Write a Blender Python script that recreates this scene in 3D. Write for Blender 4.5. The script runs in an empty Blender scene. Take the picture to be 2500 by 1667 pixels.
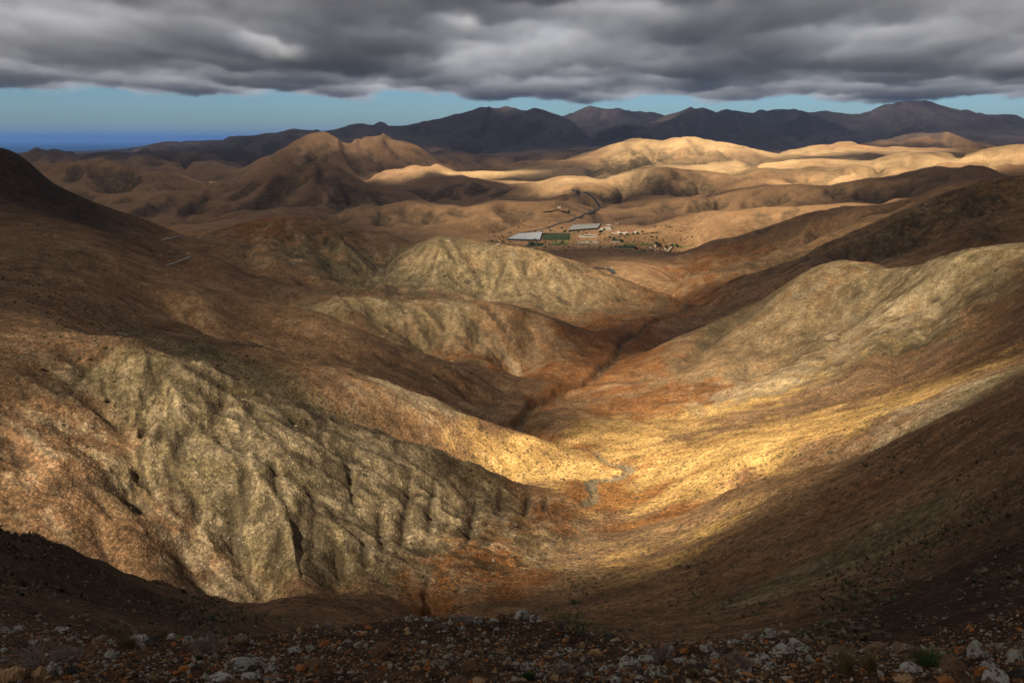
import bpy, bmesh, math, random
import numpy as np
from mathutils import Vector, Matrix

random.seed(7)
RNG = np.random.default_rng(11)
SC = bpy.context.scene
COL = SC.collection

# ------------------------------------------------------------------ camera
F_PX, CX, CY, PITCH = 1944.0, 1250.0, 833.5, math.radians(14.2)
cam_data = bpy.data.cameras.new('camera')
cam_data.sensor_width = 36.0
cam_data.lens = F_PX / 2500.0 * 36.0
cam_data.clip_start = 0.5
cam_data.clip_end = 400000.0
cam = bpy.data.objects.new('camera', cam_data)
cam.rotation_euler = (math.radians(90) - PITCH, 0, 0)
COL.objects.link(cam)
SC.camera = cam

# ------------------------------------------------------------------ light
SUN_EL = math.radians(45.0)
SUN_AZ = math.radians(-148.0)          # measured from +Y towards +X: left of the view, a little behind
SUN = np.array([math.sin(SUN_AZ) * math.cos(SUN_EL), math.cos(SUN_AZ) * math.cos(SUN_EL), math.sin(SUN_EL)])
world = bpy.data.worlds.new('World')
SC.world = world
world.use_nodes = True
wn = world.node_tree
sky = wn.nodes.new('ShaderNodeTexSky')
sky.sky_type = 'NISHITA'
sky.sun_disc = False
sky.sun_elevation = SUN_EL
sky.sun_rotation = SUN_AZ
sky.altitude = 300
sky.air_density = 1.0
sky.dust_density = 0.0
sky.ozone_density = 4.0
bg = wn.nodes['Background']
tone = wn.nodes.new('ShaderNodeMix'); tone.data_type = 'RGBA'; tone.blend_type = 'MULTIPLY'; tone.inputs[0].default_value = 1.0
tone.inputs[7].default_value = (0.52, 0.70, 0.86, 1)
wn.links.new(sky.outputs[0], tone.inputs[6])
wn.links.new(tone.outputs[2], bg.inputs[0])
bg.inputs[1].default_value = 0.05
sun_data = bpy.data.lights.new('sun', 'SUN')
sun_data.energy = 5.0
sun_data.angle = math.radians(0.53)
sun_data.color = (1.0, 0.875, 0.67)
sun = bpy.data.objects.new('sun', sun_data)
sun.rotation_euler = Vector(SUN).to_track_quat('Z', 'Y').to_euler()
COL.objects.link(sun)
vs = SC.view_settings
vs.view_transform = 'Standard'
vs.look = 'None'
vs.exposure = 0.85
vs.gamma = 1.0
vs.use_curve_mapping = False
SC.render.engine = 'CYCLES'
cy = SC.cycles
cy.max_bounces = 5
cy.diffuse_bounces = 3
cy.glossy_bounces = 2
cy.transmission_bounces = 3
cy.transparent_max_bounces = 12
cy.volume_bounces = 2
cy.volume_step_rate = 0.07
cy.volume_max_steps = 80
cy.use_denoising = True
cy.sample_clamp_indirect = 4.0

# ------------------------------------------------------------------ small maths
CP, SP = math.cos(PITCH), math.sin(PITCH)


def pix(px, py):
    """pixel of the 2500-wide photograph -> (u = x/y, s = z/y) of its sight line"""
    px = np.asarray(px, float); py = np.asarray(py, float)
    dx = (px - CX) / F_PX
    dz = -(py - CY) / F_PX
    yy = CP + SP * dz
    return dx / yy, (-SP + CP * dz) / yy


def sstep(a, b, x):
    t = np.clip((x - a) / (b - a), 0, 1)
    return t * t * (3 - 2 * t)


def hash2(ix, iy, seed):
    h = (ix.astype(np.int64) * 374761393 + iy.astype(np.int64) * 668265263 + seed * 974634777) & 0xFFFFFFFF
    h = ((h ^ (h >> 13)) * 1274126177) & 0xFFFFFFFF
    h = ((h ^ (h >> 16)) * 2246822519) & 0xFFFFFFFF
    return (h ^ (h >> 15)) & 0xFFFFFFFF


def rnd(ix, iy, seed):
    return hash2(ix, iy, seed) / 4294967295.0


def perlin(x, y, seed=0):
    ix = np.floor(x); iy = np.floor(y)
    fx = x - ix; fy = y - iy
    def g(ox, oy):
        a = rnd(ix + ox, iy + oy, seed) * (2 * math.pi)
        return np.cos(a) * (fx - ox) + np.sin(a) * (fy - oy)
    ux = fx * fx * fx * (fx * (fx * 6 - 15) + 10)
    uy = fy * fy * fy * (fy * (fy * 6 - 15) + 10)
    a = g(0, 0) * (1 - ux) + g(1, 0) * ux
    b = g(0, 1) * (1 - ux) + g(1, 1) * ux
    return (a * (1 - uy) + b * uy) * 1.4


def fbm(x, y, seed=0, octv=4, gain=0.5):
    r = 0; a = 1.0; t = 0
    for i in range(octv):
        r = r + a * perlin(x * 2 ** i + 17.3 * i, y * 2 ** i - 9.1 * i, seed + i)
        t += a; a *= gain
    return r / t


def erosion(x, y, dx, dy, seed=0):
    """stripe noise that runs along the slope: the direction (dx, dy) is across the stripes"""
    ix = np.floor(x); iy = np.floor(y)
    fx = x - ix; fy = y - iy
    va = np.zeros_like(x); wt = np.zeros_like(x)
    for i in (-1, 0, 1):
        for j in (-1, 0, 1):
            hx = rnd(ix + i, iy + j, seed); hy = rnd(ix + i, iy + j, seed + 5)
            ax = fx - i - hx; ay = fy - j - hy
            w = np.exp(-(ax * ax + ay * ay) * 2.2)
            va += np.cos((ax * dx + ay * dy) * 2 * math.pi) * w
            wt += w
    return va / wt


# ------------------------------------------------------------------ terrain survey
# Each line is surveyed ground: (column, row, distance). Crests also fall away behind.
CREST = []      # (points, back slope)
GROUND = []     # plain ground points


def crest(pts, m=0.38, dw=0.07):
    CREST.append((pts, m, dw))


def ground(pts):
    GROUND.extend(pts)


# foreground shelf
for px in (-250, 0, 300, 600, 900, 1150, 1400, 1700, 2000, 2250, 2500, 2750):
    ground([(px, 1667, 14), (px, 1900, 10.5), (px, 2300, 7)])
crest([(-200, 1535, 19), (0, 1545, 19.5), (200, 1552, 20)], m=0.5, dw=0.10)
crest([(400, 1556, 20.5), (600, 1552, 21), (720, 1540, 22), (800, 1531, 22.5), (890, 1524, 23), (988, 1512, 24), (1107, 1512, 24), (1161, 1513, 24),
       (1288, 1506, 24.5), (1324, 1513, 23.5), (1378, 1531, 22.5), (1450, 1549, 21.5), (1505, 1560, 20.5), (1650, 1570, 19.5), (1760, 1565, 19.5),
       (1867, 1552, 19.5), (1957, 1560, 19), (2120, 1582, 18), (2264, 1585, 17.5), (2373, 1575, 17.5), (2500, 1566, 17.5), (2700, 1560, 17)], m=0.75, dw=0.12)
# slope of the near left (Q)
crest([(-260, 1190, 50), (-120, 1240, 52), (0, 1290, 56), (90, 1304, 62), (163, 1334, 67), (253, 1369, 74), (325, 1396, 81), (397, 1416, 89), (470, 1441, 98), (542, 1459, 107),
       (614, 1468, 115), (687, 1459, 122), (759, 1450, 129), (850, 1446, 137), (950, 1450, 146)], m=0.75, dw=0.08)
ground([(0, 1400, 36), (0, 1480, 26), (200, 1450, 42), (200, 1510, 29), (-200, 1400, 33), (400, 1490, 55), (400, 1535, 32), (600, 1500, 85), (600, 1535, 50), (600, 1570, 30),
        (780, 1490, 100), (850, 1500, 108), (850, 1540, 70), (850, 1590, 35), (1000, 1500, 140), (1000, 1560, 80), (1000, 1640, 40), (1150, 1560, 100), (1150, 1660, 45)])
# wash, from near to far
WASH = [(1035, 1500, 164), (1050, 1450, 177), (1100, 1375, 192), (1150, 1335, 205), (1250, 1290, 232), (1340, 1258, 258), (1447, 1232, 284), (1440, 1179, 310), (1537, 1150, 330),
        (1475, 1112, 358), (1390, 1088, 388), (1285, 1062, 418), (1262, 1034, 438), (1306, 995, 475), (1378, 959, 515), (1432, 934, 550), (1490, 880, 625),
        (1553, 822, 725), (1580, 790, 785), (1650, 765, 850), (1720, 744, 910)]
ground(WASH)
# gully at the foot of P / N, and N's foot
ground([(199, 1082, 190), (282, 1150, 183), (343, 1226, 178), (390, 1266, 175), (434, 1317, 171), (470, 1385, 166), (530, 1452, 162), (680, 1460, 166), (820, 1430, 172), (920, 1420, 176)])
# P slope
ground([(0, 870, 222), (0, 1000, 194), (100, 940, 212), (250, 1050, 201), (0, 1150, 170), (0, 1270, 157), (150, 1000, 203), (150, 1150, 175), (150, 1300, 159), (300, 1300, 163), (400, 1400, 156), (-200, 900, 190), (-200, 1100, 165), (-350, 1000, 170), (250, 1250, 168), (0, 1400, 148), (300, 1420, 152)])
# ridge N
crest([(318, 822, 250), (379, 847, 247), (434, 865, 246), (506, 889, 247), (596, 930, 249), (687, 966, 252), (777, 1002, 255), (850, 1030, 258), (908, 1049, 261),
       (999, 1078, 265), (1071, 1104, 269), (1161, 1131, 274), (1225, 1158, 277)], m=0.75, dw=0.07)
ground([(1300, 1190, 281), (1335, 1205, 281), (1390, 1200, 290), (217, 815, 252), (108, 812, 248), (0, 812, 240), (-200, 812, 225)])
ground([(330, 950, 222), (420, 1100, 196), (480, 1250, 182), (545, 1380, 170), (560, 1000, 224), (640, 1150, 198), (680, 1300, 180), (700, 1400, 168),
        (800, 1090, 226), (860, 1220, 205), (880, 1340, 186), (1000, 1150, 238), (1040, 1250, 218), (1040, 1330, 202), (1160, 1200, 252), (1180, 1270, 233), (1280, 1232, 262)])
# hollow behind N (hidden), K2 spur and K spur
ground([(450, 905, 300), (570, 960, 298), (700, 1040, 297), (850, 1105, 300), (1000, 1150, 306), (1130, 1180, 314), (1250, 1185, 322), (1380, 1172, 322)])
crest([(450, 790, 380), (600, 835, 374), (760, 872, 370), (926, 919, 370), (1053, 967, 370), (1161, 1017, 370), (1240, 1045, 369), (1306, 1068, 367)], m=0.5, dw=0.07)
ground([(1400, 1098, 360), (1250, 1090, 345), (1100, 1050, 340), (950, 985, 335), (800, 930, 330), (650, 870, 335), (500, 830, 340)])
ground([(950, 935, 420), (1100, 1000, 420), (1200, 1050, 424), (800, 880, 425), (650, 840, 430)])
crest([(379, 622, 610), (448, 661, 565), (542, 690, 540), (650, 728, 522), (723, 750, 512), (795, 773, 505), (850, 791, 502), (926, 818, 502), (1053, 861, 508), (1147, 892, 520), (1240, 905, 545)], m=0.55, dw=0.07)
ground([(1330, 912, 560), (1300, 935, 530), (1220, 945, 500), (1150, 960, 470), (1000, 880, 470), (1250, 985, 470)])
# left flank between N and the dark hill
ground([(0, 700, 330), (0, 620, 430), (0, 575, 500), (150, 720, 340), (300, 740, 370), (150, 640, 440), (300, 660, 470), (200, 590, 530), (330, 625, 570), (500, 740, 440), (-250, 640, 380), (-250, 580, 480), (260, 560, 620), (350, 580, 720)])
ground([(0, 540, 570), (120, 545, 600), (-250, 520, 560)])
# pass with the road, dark hill G
ground([(390, 592, 830), (440, 580, 900), (480, 632, 700), (450, 610, 780), (520, 625, 770)])
crest([(-300, 310, 780), (-120, 345, 800), (0, 366, 820), (22, 371, 822), (47, 382, 825), (72, 401, 830), (108, 432, 838), (163, 463, 850), (217, 488, 862), (289, 517, 878), (361, 540, 895), (420, 566, 910)], m=0.45, dw=0.10)
ground([(0, 450, 690), (100, 500, 690), (200, 540, 720)])
# hill H and I, J
crest([(506, 566, 1000), (578, 546, 1030), (632, 531, 1050), (679, 525, 1060), (723, 526, 1062), (770, 529, 1062), (850, 546, 1060), (900, 558, 1060), (963, 571, 1050)], m=0.40, dw=0.09)
crest([(1002, 589, 985), (1053, 581, 985), (1107, 581, 985), (1161, 585, 985), (1216, 596, 982), (1263, 603, 978), (1342, 625, 968), (1414, 648, 958), (1487, 668, 945), (1559, 690, 932), (1625, 717, 915)], m=0.42, dw=0.09)
ground([(945, 600, 960), (910, 640, 900), (876, 683, 840), (930, 700, 800), (540, 640, 800), (600, 655, 760), (700, 600, 920), (780, 640, 860), (650, 600, 890), (820, 690, 790), (700, 670, 760),
        (1000, 650, 900), (1060, 700, 820), (1130, 660, 890), (1197, 681, 880), (1190, 730, 800), (1280, 690, 885), (1300, 745, 800), (1400, 720, 875), (1430, 770, 800), (1540, 740, 870), (1560, 780, 800)])
crest([(593, 668, 690), (669, 677, 680), (760, 689, 672), (850, 700, 668), (890, 712, 666), (981, 724, 664), (1089, 730, 664), (1161, 734, 666), (1252, 740, 670), (1306, 758, 676), (1360, 779, 682), (1414, 796, 690)], m=0.55, dw=0.07)
ground([(1480, 812, 700), (700, 720, 610), (850, 760, 570), (1000, 790, 590), (1000, 840, 540), (1150, 800, 610), (1180, 870, 560), (1290, 830, 630), (1350, 880, 590), (1420, 840, 650), (560, 680, 640)])
# right side: slope R1
crest([(2760, 850, 130), (2620, 895, 145), (2500, 941, 162), (2409, 970, 170), (2300, 1017, 180), (2192, 1071, 192), (2084, 1111, 206), (1975, 1143, 218), (1867, 1165, 230), (1780, 1195, 240)], m=0.40, dw=0.08)
ground([(1650, 1237, 257), (1560, 1245, 270), (1480, 1268, 268), (1400, 1290, 250), (1300, 1330, 226), (1200, 1400, 192), (1180, 1460, 172), (1120, 1480, 168),
        (1650, 1300, 212), (1650, 1400, 155), (1650, 1500, 102), (1650, 1545, 60), (1650, 1590, 32), (1450, 1330, 222), (1450, 1420, 172), (1450, 1500, 122), (1450, 1560, 70), (1450, 1600, 32),
        (1300, 1420, 186), (1300, 1490, 146), (1250, 1530, 100), (1300, 1600, 45),
        (1850, 1240, 190), (1850, 1350, 135), (1850, 1450, 92), (1850, 1530, 50), (1850, 1580, 27), (2050, 1180, 170), (2050, 1300, 112), (2050, 1420, 70), (2050, 1520, 36), (2050, 1580, 23),
        (2300, 1100, 138), (2300, 1250, 85), (2300, 1400, 50), (2300, 1520, 28), (2500, 1050, 106), (2500, 1200, 66), (2500, 1400, 36), (2500, 1500, 24), (2720, 1000, 90), (2720, 1200, 52), (2720, 1400, 30)])
# golden slope R2 and swale
ground([(1700, 1180, 278), (1800, 1140, 270), (1950, 1090, 262), (2100, 1050, 245), (2300, 985, 222), (2500, 905, 205),
        (1560, 1190, 300), (1620, 1140, 318), (1750, 1090, 318), (1900, 1055, 310), (2050, 1020, 298), (2264, 955, 272), (2500, 880, 240), (2720, 810, 200),
        (1650, 1080, 350), (1831, 1040, 345), (1975, 1015, 338), (2120, 978, 325), (2264, 936, 308), (2373, 898, 292), (2500, 858, 278), (2720, 780, 240),
        (1560, 1100, 352), (1520, 1060, 385), (1420, 1050, 405), (1350, 1030, 430), (1650, 1040, 395), (1831, 1005, 385), (1975, 985, 372)])
# hill S
crest([(1640, 826, 620), (1686, 806, 628), (1758, 770, 632), (1831, 733, 632), (1903, 697, 628), (1957, 665, 624), (2011, 643, 620), (2066, 635, 612), (2102, 644, 604), (2150, 655, 590)], m=0.5, dw=0.08)
crest([(2192, 659, 560), (2225, 654, 545), (2282, 624, 528), (2337, 610, 515), (2409, 601, 500), (2500, 590, 488), (2750, 570, 470)], m=0.45, dw=0.09)
ground([(1560, 900, 560), (1600, 870, 575), (1500, 940, 520), (1420, 1000, 465), (1550, 1000, 455), (1600, 940, 500), (1680, 870, 540), (1760, 830, 560), (1850, 780, 575), (1950, 730, 570), (2050, 700, 560),
        (1750, 960, 450), (1850, 900, 480), (1950, 830, 500), (2080, 780, 490), (2200, 740, 480), (2300, 720, 460), (2450, 680, 435), (1900, 960, 415), (2050, 900, 415), (2200, 850, 400), (2400, 780, 375), (2500, 760, 350), (2400, 860, 320), (2250, 910, 345), (2720, 700, 320)])
# ridges T
ground([(2150, 672, 640), (2300, 640, 620), (2500, 610, 600), (1800, 760, 760), (1950, 700, 760)])
crest([(2060, 670, 720), (2134, 643, 715), (2200, 620, 715), (2264, 598, 715), (2320, 566, 718), (2373, 541, 720), (2445, 515, 722), (2500, 494, 722), (2750, 440, 720)], m=0.85, dw=0.07)
ground([(2134, 695, 775), (2264, 662, 785), (2373, 628, 790), (2500, 585, 790), (1900, 690, 800), (2000, 660, 790)])
crest([(1740, 715, 930), (1795, 687, 935), (1903, 646, 945), (2011, 596, 950), (2084, 565, 950), (2192, 515, 950), (2300, 471, 950), (2391, 447, 950), (2445, 437, 950), (2500, 430, 950), (2750, 405, 950)], m=0.75, dw=0.07)
ground([(2084, 610, 880), (2250, 550, 880), (2400, 505, 870), (1903, 665, 900), (2192, 560, 890)])
ground([(1903, 690, 1020), (2084, 625, 1030), (2300, 535, 1035), (2500, 490, 1035), (1780, 705, 1005)])
crest([(1700, 672, 1100), (1795, 640, 1120), (1903, 606, 1140), (2011, 570, 1150), (2120, 530, 1150), (2230, 492, 1140)], m=0.6, dw=0.06)
ground([(1650, 655, 1270), (1740, 632, 1270), (1867, 600, 1260), (1975, 572, 1250), (2080, 535, 1240)])
crest([(1650, 609, 1500), (1740, 589, 1480), (1867, 558, 1440), (1975, 525, 1400), (2066, 507, 1370), (2156, 502, 1340), (2210, 486, 1320), (2282, 460, 1300), (2337, 447, 1290), (2420, 440, 1280)], m=0.5, dw=0.10)
# valley plain with the farm
ground([(1750, 706, 990), (1680, 690, 1060), (1600, 682, 1120), (1520, 655, 1220), (1430, 630, 1380), (1400, 612, 1500), (1300, 606, 1560), (1250, 610, 1550), (1150, 600, 1600), (1300, 588, 1720), (1200, 582, 1770), (1150, 590, 1700), (1050, 600, 1600), (950, 600, 1500),
        (1250, 566, 1880), (1350, 566, 1880), (1450, 585, 1720), (1450, 562, 1910), (1600, 590, 1680), (1580, 572, 1820), (1500, 605, 1560), (1580, 612, 1500), (1380, 548, 2030), (1560, 555, 1960), (1640, 585, 1730), (1180, 568, 1880), (1080, 575, 1860), (1700, 580, 1760), (1780, 575, 1720)])
# U hills
ground([(1650, 585, 1750), (1760, 575, 1740), (1850, 560, 1760), (1960, 535, 1760)])
crest([(1560, 545, 2120), (1650, 527, 2090), (1758, 515, 2070), (1867, 507, 2050), (1975, 497, 2020), (2084, 493, 1990), (2180, 496, 1960), (2300, 470, 1900)], m=0.16, dw=0.08)
ground([(1520, 530, 2200), (1580, 515, 2300), (1650, 512, 2300), (1800, 500, 2300), (1950, 490, 2280), (2100, 480, 2250), (2300, 460, 2200), (2500, 445, 2100)])
crest([(1540, 490, 2560), (1620, 480, 2560), (1700, 478, 2560), (1760, 480, 2560), (1813, 464, 2560), (1867, 453, 2560), (1957, 450, 2540), (2030, 453, 2520), (2120, 437, 2500), (2210, 428, 2480), (2282, 414, 2460), (2348, 411, 2440), (2409, 421, 2420), (2500, 428, 2400), (2700, 430, 2350)], m=0.14, dw=0.07)
ground([(1480, 470, 2750), (1560, 465, 2780), (1650, 465, 2790), (1776, 455, 2800), (1900, 445, 2800), (2100, 435, 2780), (2300, 425, 2720), (2500, 425, 2700)])
crest([(1469, 442, 3080), (1516, 424, 3100), (1577, 413, 3120), (1650, 411, 3120), (1720, 418, 3110), (1776, 424, 3100), (1813, 417, 3100), (1867, 412, 3100), (1930, 414, 3090), (1990, 412, 3080), (2066, 402, 3060), (2150, 408, 3040), (2240, 402, 3020), (2330, 398, 3000), (2420, 400, 2980), (2500, 402, 2960)], m=0.12, dw=0.06)
ground([(1600, 415, 3350), (1700, 420, 3350), (1867, 414, 3350), (2000, 410, 3350), (2200, 405, 3320), (2450, 400, 3250), (1450, 436, 3350)])
crest([(1700, 402, 3650), (1776, 402, 3650), (1867, 402, 3650), (1939, 391, 3650), (2011, 386, 3640), (2084, 391, 3620), (2130, 392, 3600), (2192, 381, 3580), (2246, 375, 3560), (2300, 379, 3540), (2345, 388, 3500), (2409, 371, 3450), (2463, 360, 3420), (2500, 357, 3400), (2700, 350, 3300)], m=0.12, dw=0.06)
ground([(1500, 400, 3700), (1600, 392, 3900), (1776, 392, 3950), (1939, 388, 3950), (2100, 385, 3950), (2300, 382, 3900), (2500, 375, 3800), (1650, 385, 4100)])
crest([(1179, 416, 4200), (1270, 400, 4350), (1378, 380, 4550), (1465, 367, 4700), (1548, 343, 4800), (1580, 340, 4820), (1617, 344, 4820), (1664, 336, 4820), (1691, 337, 4800), (1728, 348, 4760), (1781, 356, 4700), (1861, 367, 4600), (1930, 376, 4500)], m=0.14, dw=0.09)
ground([(1300, 420, 3700), (1400, 405, 3900), (1500, 385, 4200), (1600, 365, 4450), (1700, 365, 4400), (1800, 375, 4300), (1450, 425, 3500)])
crest([(1960, 366, 5000), (1994, 352, 5000), (2037, 346, 5000), (2079, 346, 5000), (2122, 352, 4980), (2200, 357, 4900), (2286, 360, 4800), (2366, 359, 4700), (2419, 367, 4600)], m=0.14, dw=0.09)
ground([(2000, 372, 4550), (2150, 370, 4500), (2300, 372, 4350), (2450, 376, 4200)])
crest([(2132, 346, 6000), (2207, 333, 6050), (2292, 325, 6050), (2345, 333, 6000), (2393, 350, 5900), (2500, 352, 5800)], m=0.14, dw=0.09)
ground([(2132, 358, 5500), (2292, 358, 5500), (2500, 365, 5300), (1936, 385, 5400)])
# left-middle hills
crest([(397, 550, 2080), (470, 545, 2090), (560, 530, 2110), (640, 512, 2150), (700, 505, 2200), (760, 500, 2250)], m=0.1, dw=0.05)
ground([(480, 580, 1500), (600, 560, 1600), (800, 570, 1600), (850, 568, 1800), (960, 585, 1800), (1000, 560, 1950), (900, 545, 2050), (434, 540, 2300), (661, 488, 2480), (560, 512, 2380)])
crest([(217, 487, 2900), (282, 475, 2880), (325, 474, 2860), (390, 468, 2850), (470, 466, 2850), (542, 458, 2860), (563, 450, 2870), (632, 425, 2900), (691, 402, 2930), (755, 391, 2950), (797, 396, 2950), (850, 416, 2930), (903, 440, 2900), (973, 462, 2850), (1017, 478, 2800)], m=0.4, dw=0.10)
ground([(300, 505, 2450), (400, 520, 2350), (500, 500, 2550), (600, 470, 2650), (700, 440, 2700), (780, 450, 2620), (830, 490, 2350), (900, 500, 2350)])
crest([(807, 540, 2150), (880, 520, 2200), (926, 510, 2230), (1006, 492, 2280), (1060, 500, 2280), (1140, 498, 2320), (1197, 493, 2330), (1252, 488, 2340), (1306, 491, 2340), (1360, 489, 2350)], m=0.14, dw=0.06)
ground([(1130, 555, 1990), (1250, 540, 2060), (1330, 520, 2200), (1050, 545, 2040), (1000, 530, 2120)])
crest([(1390, 472, 2600), (1410, 460, 2700), (1440, 450, 2850), (1469, 442, 3000)], m=0.1, dw=0.05)
ground([(1432, 520, 2300), (1440, 535, 2180), (1468, 505, 2450), (1450, 480, 2600), (1420, 470, 2680)])
ground([(1100, 500, 2600), (1200, 490, 2650), (1300, 485, 2650), (1020, 490, 2650)])
crest([(940, 460, 3120), (1017, 443, 3150), (1082, 433, 3180), (1125, 429, 3200), (1179, 436, 3200), (1252, 442, 3180), (1324, 440, 3160), (1353, 431, 3160), (1407, 430, 3150), (1440, 434, 3140)], m=0.12, dw=0.07)
ground([(950, 470, 3000), (1040, 470, 2900), (1150, 460, 2900), (1250, 470, 2800), (1350, 460, 2850)])
crest([(919, 436, 3780), (963, 418, 3820), (1024, 408, 3850), (1071, 409, 3850), (1100, 420, 3830), (1125, 417, 3800), (1179, 418, 3780)], m=0.12, dw=0.07)
ground([(900, 452, 3450), (1000, 440, 3450), (1100, 432, 3450), (1250, 438, 3400), (1380, 432, 3350)])
# hill C, E, B
ground([(640, 450, 3500), (750, 440, 3600), (850, 440, 3700), (930, 432, 3800), (550, 460, 3300)])
crest([(600, 408, 4600), (638, 384, 4650), (691, 354, 4700), (739, 332, 4720), (787, 322, 4740), (818, 323, 4740), (850, 332, 4740), (893, 336, 4720), (941, 333, 4700), (973, 340, 4650), (1020, 357, 4550), (1047, 372, 4480), (1084, 394, 4400)], m=0.35, dw=0.12)
ground([(700, 400, 4200), (800, 390, 4150), (900, 400, 4100), (1000, 405, 4200), (760, 360, 4450), (880, 365, 4400)])
crest([(85, 408, 3750), (149, 394, 3780), (223, 392, 3800), (266, 390, 3800), (319, 397, 3780), (372, 416, 3720), (452, 437, 3620), (532, 447, 3500)], m=0.35, dw=0.11)
ground([(150, 430, 3400), (250, 450, 3200), (330, 460, 3150), (420, 462, 3150), (100, 470, 3000)])
crest([(-200, 372, 5400), (53, 383, 5500), (106, 369, 5600), (138, 373, 5600), (191, 381, 5600), (223, 377, 5650), (282, 369, 5700), (319, 375, 5700), (361, 368, 5750), (414, 372, 5800), (478, 370, 5850), (540, 374, 5850), (585, 377, 5850), (640, 385, 5800)], m=0.35, dw=0.12)
ground([(100, 400, 5000), (300, 405, 4900), (450, 430, 4700), (560, 425, 4700), (560, 400, 5100)])
# far mountains
crest([(345, 368, 8200), (441, 349, 8400), (489, 345, 8500), (574, 340, 8600), (654, 327, 8800), (707, 323, 8900), (749, 318, 9000), (787, 322, 9000), (813, 319, 9050), (893, 307, 9200), (941, 306, 9200), (983, 308, 9200),
       (1010, 303, 9200), (1060, 294, 9200), (1111, 285, 9200), (1132, 286, 9200), (1175, 268, 9200), (1212, 266, 9200), (1244, 268, 9200), (1271, 274, 9150), (1303, 272, 9100), (1351, 287, 9000), (1400, 305, 8800)], m=0.3, dw=0.10)
ground([(400, 372, 7300), (560, 365, 7300), (700, 350, 7500), (850, 345, 7300), (950, 345, 7300), (1050, 345, 7200), (1150, 350, 7200), (1230, 355, 7200), (1150, 320, 8100), (1030, 330, 8000), (1260, 325, 8000), (1100, 392, 5600), (1200, 390, 5800), (1050, 380, 6000), (1300, 380, 6000), (1000, 365, 6300), (1400, 365, 6000)])
crest([(1330, 300, 11500), (1356, 287, 11500), (1409, 272, 11500), (1447, 261, 11500), (1479, 267, 11500), (1510, 266, 11500), (1569, 274, 11500), (1622, 283, 11500), (1680, 300, 11500)], m=0.3, dw=0.08)
ground([(1400, 315, 10000), (1500, 315, 10000), (1600, 315, 10000)])
crest([(1440, 340, 7700), (1516, 315, 8000), (1595, 298, 8300), (1638, 287, 8400), (1667, 276, 8450), (1696, 267, 8500), (1720, 272, 8500), (1744, 282, 8450), (1781, 299, 8300), (1835, 315, 8100), (1914, 341, 7700), (1957, 360, 7300)], m=0.3, dw=0.10)
ground([(1380, 362, 6500), (1500, 352, 6800), (1600, 340, 7100), (1700, 345, 7000), (1800, 352, 6900), (1650, 320, 7600), (1900, 365, 6500)])
crest([(1720, 290, 11000), (1755, 279, 11000), (1792, 271, 11000), (1813, 275, 11000), (1850, 277, 11000), (1882, 270, 11000), (1914, 268, 11000), (1951, 275, 11000), (1989, 275, 11000), (2015, 271, 11000), (2047, 276, 11000), (2100, 279, 11000), (2127, 272, 11000), (2159, 260, 11000),
       (2185, 254, 11000), (2217, 249, 11000), (2250, 248, 11000), (2276, 250, 11000), (2308, 263, 11000), (2355, 274, 11000), (2419, 280, 11000), (2456, 281, 11000), (2500, 292, 11000), (2700, 320, 11000)], m=0.3, dw=0.08)
ground([(1800, 300, 10200), (2200, 320, 8800), (2300, 320, 8600), (2450, 330, 8200), (2250, 290, 9900), (2400, 310, 9400), (2150, 300, 9900)])
crest([(1850, 325, 8800), (1888, 313, 9000), (1925, 296, 9200), (1957, 283, 9300), (1990, 287, 9300), (2047, 308, 9100), (2100, 328, 8800), (2150, 342, 8300)], m=0.25, dw=0.07)
ground([(1990, 340, 7800), (2050, 350, 7300), (2200, 345, 7200), (2350, 350, 7000), (2500, 350, 7000)])
# the land falls into the sea at the left, and goes on behind the mountains
for px in (-300, -100, 100, 250):
    ground([(px, 400, 7200), (px, 392, 8500), (px, 380, 11000), (px, 375, 15000)])
for px in (450, 700, 950, 1200, 1450, 1700, 1950, 2200, 2450, 2700):
    ground([(px, 345, 15000), (px, 350, 13500)])
ground([(330, 385, 11000), (480, 370, 11000)])

pts = []
for p, m, dw in CREST:
    a = np.array(p, float)
    # finer sampling along the crest
    t = np.arange(len(a)); d = np.hypot(np.diff(a[:, 0]), np.diff(a[:, 1]))
    u, s = pix(a[:, 0], a[:, 1]); w = np.log(a[:, 2])
    for i in range(len(a)):
        pts.append((u[i], w[i], s[i], 1.0))
        mm = max(m + s[i], 0.10)
        pts.append((u[i], w[i] + dw, s[i] - mm * dw, 0.0))
        pts.append((u[i], w[i] - dw * 0.6, s[i] - max(0.16 - s[i] * 0.3, 0.05) * dw * 0.6 * 0.7, 0.0))
a = np.array(GROUND, float)
u, s = pix(a[:, 0], a[:, 1])
for i in range(len(a)):
    pts.append((u[i], math.log(a[i, 2]), s[i], 0.5))
P = np.array(pts)
WS = 0.55       # scale of the ln(distance) axis against u
# drop near-duplicates
keep = []
order = np.argsort(-P[:, 3], kind='stable')
seen = np.zeros((0, 2))
for i in order:
    q = np.array([P[i, 0], P[i, 1] * WS])
    if len(seen):
        dd = np.hypot(*(seen - q).T).min()
        lim = 0.006 if P[i, 3] >= 1.0 else (0.012 if P[i, 3] > 0.2 else 0.022)
        if dd < lim:
            continue
    seen = np.vstack([seen, q]); keep.append(i)
P = P[keep]
X = np.c_[P[:, 0], P[:, 1] * WS]
n = len(X)


def kern(r2):
    return 0.5 * r2 * np.log(r2 + 1e-12)


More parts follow.
